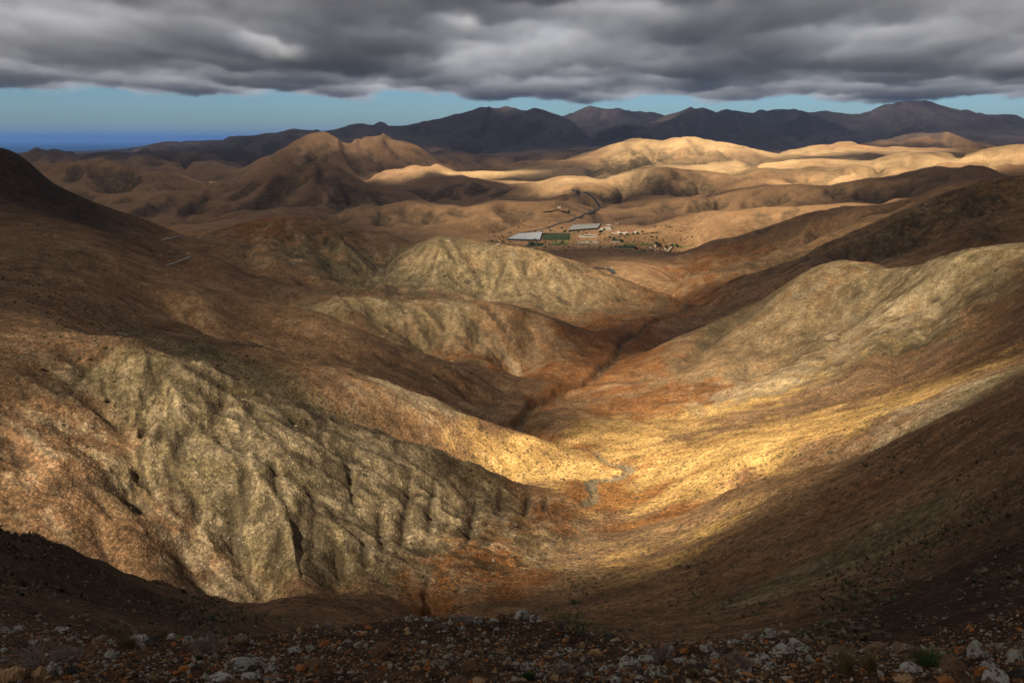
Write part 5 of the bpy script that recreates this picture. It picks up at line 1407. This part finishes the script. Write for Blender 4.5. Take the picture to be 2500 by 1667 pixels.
HERO = [  # column, row of the foot, width in columns, height / width, rock kind, label
    (30, 1667, 62, .70, 'tan', 'large tan boulder cut off by the lower left corner'), (96, 1657, 34, .85, 'tan', 'tan spotted rock just right of the corner boulder'), (134, 1650, 42, .80, 'lichen', 'grey-white rounded rock beside the tan rocks in the lower left'), (113, 1632, 26, .9, 'orange', 'orange rock leaning behind the grey-white rock at lower left'),
    (60, 1637, 14, .8, 'lichen', 'small white stone at the edge of the dry bush in the corner'), (87, 1633, 13, 1.0, 'lichen', 'small pale stone between the dry bush and the tan rocks'), (178, 1641, 34, .5, 'dark', 'flat dark stone right of the grey-white rock at lower left'), (164, 1632, 14, .8, 'tan', 'small cream stone behind the flat dark stone at lower left'),
    (267, 1612, 28, .85, 'lichen', 'single white rock lying on bare rusty soil at left'), (300, 1610, 16, .8, 'brown', 'pointed brown stone right of the white rock on rusty soil'), (77, 1573, 20, .55, 'lichen', 'smooth pale stone above the dry bush in the corner'), (116, 1567, 20, .7, 'lichen', 'grey rock third along the left rim'), (152, 1546, 24, .7, 'lichen', 'grey rock standing highest on the left rim'), (178, 1567, 24, .6, 'lichen', 'grey rock overlapped by dark slope on the left rim'),
    (12, 1548, 26, .6, 'lichen', 'grey rock at the left border on the rim'), (46, 1543, 22, .7, 'lichen', 'knobbly grey rock second along the left rim'), (8, 1592, 14, .6, 'lichen', 'little white stone at the left border below the rim'), (245, 1572, 34, .5, 'spotted', 'low dark rock with pale crest left of the olive grass tuft'), (270, 1575, 20, .7, 'lichen', 'pale rock touching the olive grass tuft'),
    (340, 1560, 42, .5, 'lichen', 'wide grey rock behind the olive grass tuft'), (378, 1563, 40, .55, 'dark', 'dark boulder right of the wide grey rock on the rim'), (421, 1565, 22, .8, 'lichen', 'upright grey rock with brown foot on the rim'), (466, 1566, 32, .6, 'lichen', 'rounded grey-topped rock above the dry shrub'), (496, 1562, 22, .6, 'lichen', 'half pale rock right of the rounded grey-topped rock'),
    (468, 1630, 22, .6, 'lichen', 'pale stone resting beside orange stones left of the long outcrop'), (450, 1640, 22, .6, 'orange', 'larger of two orange stones left of the long outcrop'), (430, 1648, 14, .7, 'orange', 'smaller of two orange stones left of the long outcrop'), (590, 1563, 26, .6, 'spotted', 'slanted stone with a pale edge on rusty soil'),
    (585, 1645, 70, .55, 'lichen', 'long grey outcrop rising from the lower edge, main block'), (630, 1628, 44, .6, 'lichen', 'grey rock capping the long outcrop'), (540, 1662, 60, .3, 'lichen', 'flat pale slab at the foot of the long outcrop'), (610, 1660, 44, .3, 'lichen', 'thin pale slab right of the flat one at the lower edge'), (662, 1640, 34, .6, 'lichen', 'blue-grey rock right of the long outcrop'), (720, 1596, 34, .6, 'lichen', 'grey rock with moss at the upper end of the outcrop'), (760, 1588, 24, .7, 'lichen', 'pitted grey stone right of the mossy rock'),
    (795, 1580, 24, .65, 'orange', 'bright orange stone with a dark splinter beside it'), (735, 1640, 26, .6, 'orange', 'orange stone below the brown overhang'), (770, 1633, 58, .35, 'brown', 'brown overhanging slab near the lower centre left'), (773, 1634, 12, 1.2, 'orange', 'tiny upright orange stone under the brown slab'), (800, 1662, 36, 1.1, 'brown', 'tall brown block at the lower edge left of centre'),
    (880, 1588, 50, .6, 'lichen', 'lumpy grey-white rock left of the tilted slab'), (890, 1552, 24, .6, 'tan', 'cream wedge stone near the gravel rim'), (898, 1536, 20, .5, 'orange', 'flat orange stone at the gravel rim'), (930, 1612, 46, .85, 'brown', 'tilted square brown slab standing in the gravel'), (958, 1600, 22, .6, 'tan', 'cream stone right of the tilted slab'),
    (735, 1538, 18, .8, 'tan', 'round tan stone by the dry tuft on the rim'), (1000, 1512, 26, .65, 'lichen', 'pale rock at the left end of the gravel crest'), (1046, 1511, 24, .75, 'lichen', 'pale peaked rock second on the gravel crest'), (1165, 1522, 26, .65, 'lichen', 'white rock right of the grey tuft on the crest'), (1205, 1520, 26, .5, 'lichen', 'low white stone left of the brown cube on the crest'), (1221, 1520, 24, 1.0, 'brown', 'brown cube-shaped rock on the crest'),
    (1275, 1515, 40, .6, 'lichen', 'broad white rock at the right end of the crest'), (1302, 1513, 36, .85, 'lichen', 'tall jagged white rock at the right end of the crest'), (1130, 1542, 18, .8, 'lichen', 'white stone under the small orange stone below the crest'), (1128, 1527, 16, .5, 'orange', 'small orange stone just below the crest'), (1100, 1570, 24, .95, 'lichen', 'jagged white rock alone in mid gravel'), (1189, 1570, 16, .8, 'lichen', 'small jagged white rock right of the lone one'), (997, 1553, 18, .8, 'tan', 'cream rock with a dark side below the crest left'),
    (994, 1540, 16, .5, 'tan', 'flat cream stone under the first crest rocks'), (1015, 1641, 24, .85, 'tan', 'cream pyramid stone near the lower centre'), (1070, 1635, 44, .6, 'spotted', 'brown rock with a white face in the lower centre'), (1153, 1645, 52, .6, 'brown', 'big rust-brown block in the lower centre'), (1125, 1672, 56, .5, 'brown', 'round brown boulder cut by the lower edge at centre'), (1208, 1645, 16, 1.1, 'tan', 'upright tan stone right of the rust-brown block'), (1240, 1640, 36, .75, 'dark', 'dark grey wedge with a pale edge right of the upright tan stone'), (1284, 1640, 34, .7, 'lichen', 'white lumpy rock above the green sprig'), (1170, 1668, 30, .5, 'tan', 'pale slab at the lower edge right of the brown boulder'),
    (1385, 1592, 30, .4, 'lichen', 'curved white rim stone in the gravel right of centre'), (1458, 1601, 36, .45, 'tan', 'long tan block in the gravel right of centre'), (1487, 1565, 36, .45, 'dark', 'black pointed rock on the rim right of the green plant'), (1508, 1569, 20, .6, 'tan', 'cream stone beside the black pointed rock'), (1423, 1554, 24, .4, 'dark', 'low dark stone right below the green plant'), (1380, 1569, 18, .7, 'orange', 'orange stone below the green plant'),
    (1540, 1640, 64, .6, 'lichen', 'big crumbly white outcrop in the lower right centre'), (1585, 1618, 50, .4, 'lichen', 'upper part of the crumbly white outcrop'), (1600, 1652, 54, .5, 'lichen', 'low right part of the crumbly white outcrop'), (1560, 1662, 30, .5, 'lichen', 'white fragment under the crumbly outcrop'), (1636, 1588, 26, .5, 'lichen', 'white stone above the pinkish dry shrub'), (1640, 1636, 34, .8, 'brown', 'round brown rock with a white back'), (1655, 1622, 36, .4, 'lichen', 'white slab behind the round brown rock'), (1710, 1645, 38, .8, 'dark', 'round black boulder in the lower right'), (1690, 1625, 26, .6, 'lichen', 'white streaked stone left of the black boulder'),
    (1500, 1668, 40, .4, 'lichen', 'flat pale rock on the lower edge right of centre'), (1473, 1640, 26, .6, 'lichen', 'pale stone with hollow left of the crumbly outcrop'), (1725, 1592, 40, .5, 'lichen', 'angular white rock at the start of the right outcrop'), (1774, 1600, 34, .6, 'dark', 'dark blue-grey block in the right outcrop'), (1745, 1612, 22, 1.0, 'lichen', 'streaked white rock below the blue-grey block'), (1795, 1575, 36, .5, 'lichen', 'pale rubble rock above the blue-grey block'),
    (1875, 1560, 46, .55, 'lichen', 'white ridge rock highest on the right outcrop'), (1915, 1565, 50, .5, 'spotted', 'brown slab roofing the right outcrop'), (1905, 1600, 60, .45, 'lichen', 'central pale block of the right outcrop'), (1950, 1590, 50, .6, 'lichen', 'right pale block of the right outcrop'), (1870, 1620, 56, .4, 'lichen', 'low pale block of the right outcrop'), (1830, 1560, 24, .5, 'lichen', 'small white stone left of the ridge rock'), (1828, 1598, 18, .45, 'lichen', 'oval white stone before the right outcrop'), (1880, 1635, 40, .5, 'lichen', 'pale ledge over a dark hollow'), (1820, 1650, 44, .35, 'lichen', 'greenish pale slab at the lower right'),
    (1980, 1615, 24, .5, 'lichen', 'pale leaning stone right of the outcrop'), (2040, 1600, 64, .35, 'spotted', 'reddish slab with a white edge behind the straw tuft'), (1995, 1640, 40, .5, 'brown', 'brown stone below the leaning one'), (2155, 1605, 76, .5, 'spotted', 'left half of the split brown boulder with lichen'), (2220, 1605, 70, .55, 'spotted', 'right half of the split brown boulder with lichen'), (2118, 1594, 28, .3, 'lichen', 'white flake on the split brown boulder'), (2265, 1594, 14, .7, 'orange', 'small pink-orange stone right of the split boulder'),
    (2228, 1643, 54, .4, 'lichen', 'white branching rock in front of the green tuft'), (2205, 1668, 52, .45, 'tan', 'tan boulder at the lower edge far right'), (2157, 1662, 14, .7, 'orange', 'small orange stone left of the tan boulder'), (2310, 1668, 34, .4, 'orange', 'orange slab at the lower edge far right'), (2330, 1640, 70, .4, 'brown', 'long dark brown rock right of the green tuft'), (2390, 1612, 44, .9, 'lichen', 'tall furrowed grey rock at far right'), (2440, 1606, 46, .6, 'spotted', 'dull brown-grey rock right of the tall furrowed one'), (2420, 1640, 44, .6, 'lichen', 'grey broken rock below the tall furrowed one'), (2395, 1655, 36, .7, 'orange', 'orange-brown rock near the lower right corner'), (2425, 1668, 50, .6, 'lichen', 'white weathered boulder near the lower right corner'), (2480, 1615, 34, .7, 'lichen', 'pale rock at the right border'), (2470, 1660, 50, .6, 'dark', 'dark rock in the lower right corner'),
]
for i, (px, py, wpx, asp, kind, lb) in enumerate(HERO):
    c = ray(px, py - 0.25 * wpx * asp); q_ = py
    while c.y > 25.5 and q_ < 1667:
        q_ += 3; c = ray(px, q_)
    dist_ = math.sqrt(c.x ** 2 + c.y ** 2 + c.z ** 2)
    w_ = wpx / F_PX * dist_ / 2 * 1.05
    me = rock_mesh('rock', 2000 + i, M[kind], 0.9 if kind in ('brown', 'dark', 'spotted') else 0.6, 4 if wpx > 30 else 3)
    zmin = min(v.co.z for v in me.vertices); zmax = max(v.co.z for v in me.vertices)
    sz = 2 * asp * 1.25 / (zmax - zmin)
    o = obj('rock', me, None, (c.x, c.y, float(zat(c.x, c.y)) + w_ * asp * 0.12), (random.uniform(-.2, .2), random.uniform(-.2, .2), random.uniform(-.5, .5)), (w_, w_, w_ * sz))
    tag(o, lb, 'rock', 'rocks of the foreground rim')
# lesser stones
SM = [(k_, [rock_mesh('stone', 3000 + 10 * j + i, M[k_], 0.7, 2) for i in range(4)]) for j, k_ in enumerate(('lichen', 'tan', 'orange', 'brown', 'dark'))]
LB = {'lichen': 'small pale grey stone lying in the foreground rubble', 'tan': 'small cream stone lying in the foreground rubble', 'orange': 'small orange stone lying in the foreground rubble', 'brown': 'small brown stone lying in the foreground rubble', 'dark': 'small blackish stone lying in the foreground rubble'}
CN = {'lichen': 'pale grey', 'tan': 'cream', 'orange': 'orange', 'brown': 'brown', 'dark': 'blackish'}; USED = set()
for i in range(175):
    px = random.uniform(-20, 2520); py = random.uniform(1532, 1664) if 700 < px < 1500 else random.uniform(1560, 1664)
    k_, ms = random.choices(SM, (36, 24, 14, 20, 8))[0]
    c = ray(px, py)
    if c.y > 27: continue
    w_ = random.choice((5, 6, 7, 8, 9, 11)) / F_PX * c.length / 1.0 * .62
    o = obj('stone', random.choice(ms), None, (c.x, c.y, float(zat(c.x, c.y)) + w_ * .25), (random.uniform(-.4, .4), random.uniform(-.4, .4), random.uniform(0, 6.3)), (w_, w_, w_ * random.uniform(.7, 1.1)))
    near_ = sorted((math.hypot(h_[0] - px, h_[1] - 0.3 * h_[2] * h_[3] - py), h_) for h_ in HERO if len(h_[5].split()) <= 9)
    lb = LB[k_]
    for dd_, h_ in near_:
        dx_, dy_ = px - h_[0], py - (h_[1] - 0.3 * h_[2] * h_[3])
        wd = ('right of' if dx_ > 0 else 'left of') if abs(dx_) > abs(dy_) else ('below' if dy_ > 0 else 'above')
        q_ = 'small %s stone %s the %s' % (CN[k_], wd, h_[5])
        if q_ not in USED:
            USED.add(q_); lb = q_; break
    tag(o, lb, 'stone', 'loose %s stones in the foreground rubble' % {'lichen': 'pale grey', 'tan': 'cream', 'orange': 'orange', 'brown': 'brown', 'dark': 'blackish'}[k_])


# gravel: too much of it to count
def scatter(name, n_, gen, pal, label, cat, shape, flat=True):
    """n_ little pieces in one mesh; gen gives (x, y, size), pal the colours, shape the vertices and faces of one piece"""
    r_ = np.random.default_rng(77 + n_)
    x, y, sz = gen(r_, n_)
    n_ = len(x)
    z = zat(x, y)
    bv, bf = shape
    k_ = len(bv)
    an = r_.random(n_) * 6.283; ca, sa = np.cos(an), np.sin(an)
    jit = bv[None] * (1 + 0.45 * np.clip(r_.normal(size=(n_, k_, 1)), -1.6, 1.6)) * np.stack([np.ones(n_), r_.uniform(.6, 1.1, n_), r_.uniform(.5, 1.1, n_)], -1)[:, None, :]
    V = np.empty((n_, k_, 3))
    V[..., 0] = (jit[..., 0] * ca[:, None] - jit[..., 1] * sa[:, None]) * sz[:, None] + x[:, None]
    V[..., 1] = (jit[..., 0] * sa[:, None] + jit[..., 1] * ca[:, None]) * sz[:, None] + y[:, None]
    V[..., 2] = jit[..., 2] * sz[:, None] + z[:, None]
    F = (bf[None] + (np.arange(n_) * k_)[:, None, None]).reshape(-1, bf.shape[1])
    t = NT(name); c = t.n('Attribute', {'attribute_name': 'tint'}).outputs['Color']
    d = t.n('BsdfPrincipled', None, Base_Color=c, Roughness=0.95); d.inputs['Specular IOR Level'].default_value = 0.1
    me = mesh_np(name, V.reshape(-1, 3), F, [t.end(d.outputs[0])], not flat)
    pal = np.array(pal); ci = r_.choice(len(pal), n_, p=pal[:, 3] / pal[:, 3].sum())
    cl = pal[ci, :3] * r_.uniform(.7, 1.3, (n_, 1))
    attr(me, 'tint', np.repeat(cl, k_, 0), 'FLOAT_COLOR')
    o = link(bpy.data.objects.new(name, me)); o['kind'] = 'stuff'
    o['label'] = label
    return o


PEB = (np.array([(-1, 0, -.2), (.1, -1, -.3), (1, .1, -.2), (0, 1, -.3), (-.4, -.4, .6), (.5, -.3, .7), (.2, .5, .6)], float),
       np.array([(0, 1, 4), (1, 5, 4), (1, 2, 5), (2, 6, 5), (2, 3, 6), (3, 0, 4), (3, 4, 6), (4, 5, 6)]))


def gen_gravel(r_, n_):
    px = r_.uniform(-60, 2560, n_ * 2); py = r_.uniform(1490, 1690, n_ * 2)
    u, s_ = pix(px, py)
    d_ = np.exp(r_.uniform(math.log(11.5), math.log(26), n_ * 2))
    x = u * d_; y = d_
    k_ = fbm(x / 1.5, y / 1.5, 810, 3) > -0.35
    x, y = x[k_][:n_], y[k_][:n_]
    return x, y, np.minimum(np.exp(r_.normal(math.log(0.026), 0.5, len(x))), 0.08)


scatter('gravel', 26000, gen_gravel, [(.30, .18, .09, 3), (.16, .09, .05, 4), (.42, .36, .28, 1.3), (.32, .12, .04, 1.6), (.06, .045, .035, 2.5)], 'coarse gravel covering the foreground rim', 'gravel', PEB)


def gen_slope(r_, n_):
    w_ = r_.uniform(math.log(24), math.log(330), n_); d_ = np.exp(w_); u = r_.uniform(-.80, .80, n_)
    return u * d_, d_, np.exp(r_.normal(math.log(0.075), 0.45, n_)) * (d_ / 60) ** 0.6


def gen_rubble(r_, n_):
    d_ = np.exp(r_.uniform(math.log(12), math.log(25.5), n_ * 2)); u = r_.uniform(-.82, .82, n_ * 2)
    x = u * d_; y = d_
    k_ = fbm(x / 2.2, y / 2.2, 830, 3) + 0.2 * r_.normal(size=len(x)) > 0.0
    x, y = x[k_][:n_], y[k_][:n_]
    return x, y, np.minimum(np.exp(r_.normal(math.log(0.05), 0.5, len(x))), 0.13)


scatter('rubble', 7500, gen_rubble, [(.29, .265, .225, 4), (.28, .18, .10, 2), (.16, .10, .06, 3), (.34, .14, .05, 1), (.06, .05, .04, 2)], 'broken rubble between the rocks of the foreground rim', 'rubble', PEB)
scatter('slope_stones', 9000, gen_slope, [(.28, .21, .14, 3), (.18, .11, .065, 4), (.36, .32, .27, .9), (.07, .05, .04, 1.5)], 'loose stones strewn over the near slopes', 'stones', PEB)
# low shrubs dotted over the slopes
_rs = np.random.default_rng(4)
_bv = []; _bf = []
for k_ in range(9):
    a_ = k_ * 0.698 + _rs.random() * .4; el = _rs.uniform(.25, 1.4); d_ = np.array([math.cos(a_) * math.cos(el), math.sin(a_) * math.cos(el), math.sin(el)])
    s_ = np.cross(d_, [0, 0, 1.0]); s_ /= np.linalg.norm(s_) + 1e-6
    b0 = len(_bv); _bv += [d_ * .15 - s_ * .30, d_ * .15 + s_ * .30, d_ * 1.0 + s_ * .28, d_ * 1.05 - s_ * .28]; _bf.append((b0, b0 + 1, b0 + 2, b0 + 3))
TUFT = (np.array(_bv), np.array(_bf))


def gen_shrub(r_, n_):
    w_ = r_.uniform(math.log(26), math.log(620), n_ * 3); d_ = np.exp(w_); u = r_.uniform(-.80, .80, n_ * 3)
    x = u * d_; y = d_
    k_ = fbm(x / (0.12 * d_ + 4), y / (0.12 * d_ + 4), 820, 3) + 0.12 * r_.normal(size=len(x)) > 0.16
    x, y, d_ = x[k_][:n_], y[k_][:n_], d_[k_][:n_]
    return x, y, np.exp(r_.normal(math.log(0.15), 0.40, len(x))) * (d_ / 60) ** 0.45


scatter('low_shrubs', 13000, gen_shrub, [(.12, .10, .06, 4), (.17, .14, .09, 3), (.21, .17, .13, 2), (.08, .09, .045, 1.2)], 'low grey-green shrubs dotted over the near slopes', 'shrubs', TUFT, True)


def gen_farm(r_, n_):
    px = r_.uniform(1190, 1700, n_ * 3); w_ = r_.normal(math.log(1730), 0.075, n_ * 3)
    u, _ = pix(px, np.full(n_ * 3, 585.0)); d_ = np.exp(w_); x = u * d_; y = d_
    k_ = fbm(x / 60, y / 25, 840, 3) > 0.02
    x, y = x[k_][:n_], y[k_][:n_]
    return x, y, np.exp(r_.normal(math.log(1.3), 0.4, len(x)))


scatter('farm_scrub', 1700, gen_farm, [(.05, .06, .03, 4), (.09, .08, .05, 3), (.06, .09, .03, 2)], 'scrub and hedges strewn between the farm plots', 'scrub', TUFT, True)


# ------------------------------------------------------------------ plants of the foreground
def dry_shrub(px, py, wpx, hpx, label, mat='twig', seed=0, n_=46):
    c = ray(px, py)
    k_ = c.length / F_PX; R_x = wpx * k_ / 2; H_ = hpx * k_ * 1.1
    r_ = random.Random(seed)
    root = empty('dry_shrub', (c.x, c.y, float(zat(c.x, c.y)) - .02))
    bs = bmesh.new(); bt = bmesh.new()
    for i in range(n_):
        an = r_.uniform(0, 6.283); out = math.sqrt(r_.random())
        e_ = Vector((math.cos(an) * out * R_x, math.sin(an) * out * R_x * .7, H_ * (1 - .55 * out ** 2) * r_.uniform(.6, 1.05)))
        m_ = e_ * .5 + Vector((r_.uniform(-.1, .1) * R_x, r_.uniform(-.1, .1) * R_x, .08 * H_))
        tube(bs, (e_.x * .05, e_.y * .05, 0), m_, .010, .007, 3)
        for q in range(7):
            t_ = m_.lerp(e_, r_.uniform(0, 1)); d_ = Vector((r_.uniform(-1, 1), r_.uniform(-1, 1), r_.uniform(-.2, 1))) * .22 * R_x
            tube(bt, t_, t_ + d_ + (e_ - m_) * .35, .006, .003, 3)
        tube(bt, m_, e_, .007, .004, 3)
    obj('stem', bm_mesh('stem', bs, M[mat]), root); obj('twigs', bm_mesh('twigs', bt, M[mat]), root)
    return tag(root, label, 'shrub', 'dry shrubs of the foreground')


for i, a_ in enumerate([(110, 1628, 130, 46, 'widest dry grey bush in the lower left corner'), (172, 1612, 60, 30, 'dry grey bush right behind the corner boulders'), (510, 1596, 80, 46, 'dry grey bush below the rounded grey-topped rock'), (712, 1536, 40, 22, 'small dry bush left of the round tan stone'), (800, 1536, 40, 16, 'low dry bush at the left end of the gravel rim'),
                        (1130, 1520, 56, 20, 'dry grey tuft on the crest between white rocks'), (1080, 1535, 34, 14, 'low dry tuft just below the crest'), (1620, 1620, 60, 46, 'pinkish dry bush above the crumbly white outcrop'), (1375, 1648, 56, 30, 'dry bush above the lower edge right of centre'), (1420, 1645, 34, 18, 'small dry bush left of the crumbly white outcrop'), (1800, 1628, 70, 34, 'dry grey bush before the right outcrop'), (1370, 1540, 30, 30, 'thin dry bush left of the green plant')]):
    dry_shrub(*a_, seed=i)


def grass(px, py, wpx, hpx, mat, label, seed=0, n_=150):
    c = ray(px, py); k_ = c.length / F_PX; R_x = wpx * k_ / 2; H_ = hpx * k_ * 1.15
    r_ = random.Random(seed + 50); bm = bmesh.new()
    root = empty('grass_tuft', (c.x, c.y, float(zat(c.x, c.y)) - .02))
    for i in range(n_):
        an = r_.uniform(0, 6.283); b_ = Vector((math.cos(an), math.sin(an) * .7, 0)) * R_x * .45 * math.sqrt(r_.random())
        e_ = b_ * 2.0 + Vector((r_.uniform(-.2, .2) * R_x, r_.uniform(-.2, .2) * R_x, H_ * r_.uniform(.5, 1.0)))
        m_ = b_.lerp(e_, .55) + Vector((0, 0, H_ * .12)); s_ = Vector((-math.sin(an), math.cos(an), 0)) * .009
        v = [bm.verts.new(p) for p in (b_ - s_, b_ + s_, m_ + s_ * .8, m_ - s_ * .8, e_)]
        bm.faces.new(v[:4]); bm.faces.new((v[3], v[2], v[4]))
    obj('blades', bm_mesh('blades', bm, M[mat]), root)
    return tag(root, label, 'grass', 'grass tufts of the foreground')


for i, a_ in enumerate([(312, 1582, 70, 34, 'straw', 'olive grass tuft on the left rim'), (2060, 1645, 80, 60, 'straw', 'tall straw tuft before the reddish slab'), (2120, 1640, 60, 46, 'straw', 'straw tuft left of the split boulder'), (2260, 1625, 110, 40, 'leaf', 'green tuft in front of the split boulder'), (1290, 1658, 46, 22, 'leaf', 'small green sprig near the lower edge at centre'), (400, 1560, 50, 24, 'straw', 'olive tuft right of the dark rim boulder'), (488, 1612, 20, 14, 'leaf', 'tiny green plant in the dry bush'), (1690, 1650, 40, 20, 'straw', 'short straw tuft by the round black boulder')]):
    grass(*a_, seed=i)


def leafy(px, py, wpx, hpx, label):
    c = ray(px, py); k_ = c.length / F_PX
    root = empty('leafy_plant', (c.x, c.y, float(zat(c.x, c.y)) - .05))
    bs = bmesh.new(); V = []; F = []
    r_ = np.random.default_rng(9)
    for i, (ox, oz) in enumerate([(-36, 50), (-26, 34), (-4, 44), (4, 36), (12, 24), (22, 16), (32, 12), (40, 6)]):
        e_ = Vector((ox * k_, r_.uniform(-.1, .1), max(oz, 4) * k_ + .1))
        tube(bs, (ox * k_ * .35, 0, -.05), e_, .014, .006, 4)
        for q in range(42):
            p = np.array(e_) + r_.normal(size=3) * [9 * k_, 9 * k_, 7 * k_]
            a_ = r_.normal(size=3); a_[2] = abs(a_[2]) + .5; a_ /= np.linalg.norm(a_); b_ = np.cross(a_, r_.normal(size=3)); b_ /= np.linalg.norm(b_)
            L_ = .055; n0 = len(V)
            V += [p, p + a_ * L_ + b_ * L_ * .22, p + a_ * L_ * 2.2, p + a_ * L_ - b_ * L_ * .22]; F.append((n0, n0 + 1, n0 + 2, n0 + 3))
    obj('stem', bm_mesh('stem', bs, M['stem']), root)
    obj('leaves', mesh_np('leaves', np.array(V), F, [M['leaf']], False), root)
    return tag(root, label, 'plant')
leafy(1385, 1548, 90, 50, 'green leafy plant standing on the rim right of the white crest rocks')

# ------------------------------------------------------------------ haze
def haze():
    t = NT('haze')
    v = t.n('VolumePrincipled', None, Color=(0.17, 0.35, 0.78, 1), Density=2.5e-5, Anisotropy=0.0)
    m = t.end(v.outputs[0], 'Volume')
    L, lo, hi = 175000.0, SEA_Z - 60, 560.0
    vv = [(x, y, z) for z in (lo, hi) for y in (-L, L) for x in (-L, L)]
    me = mesh_np('haze', vv, [(0, 2, 3, 1), (4, 5, 7, 6), (0, 1, 5, 4), (2, 6, 7, 3), (0, 4, 6, 2), (1, 3, 7, 5)], [m], False)
    o = link(bpy.data.objects.new('haze', me)); o['kind'] = 'stuff'
    return o
haze()
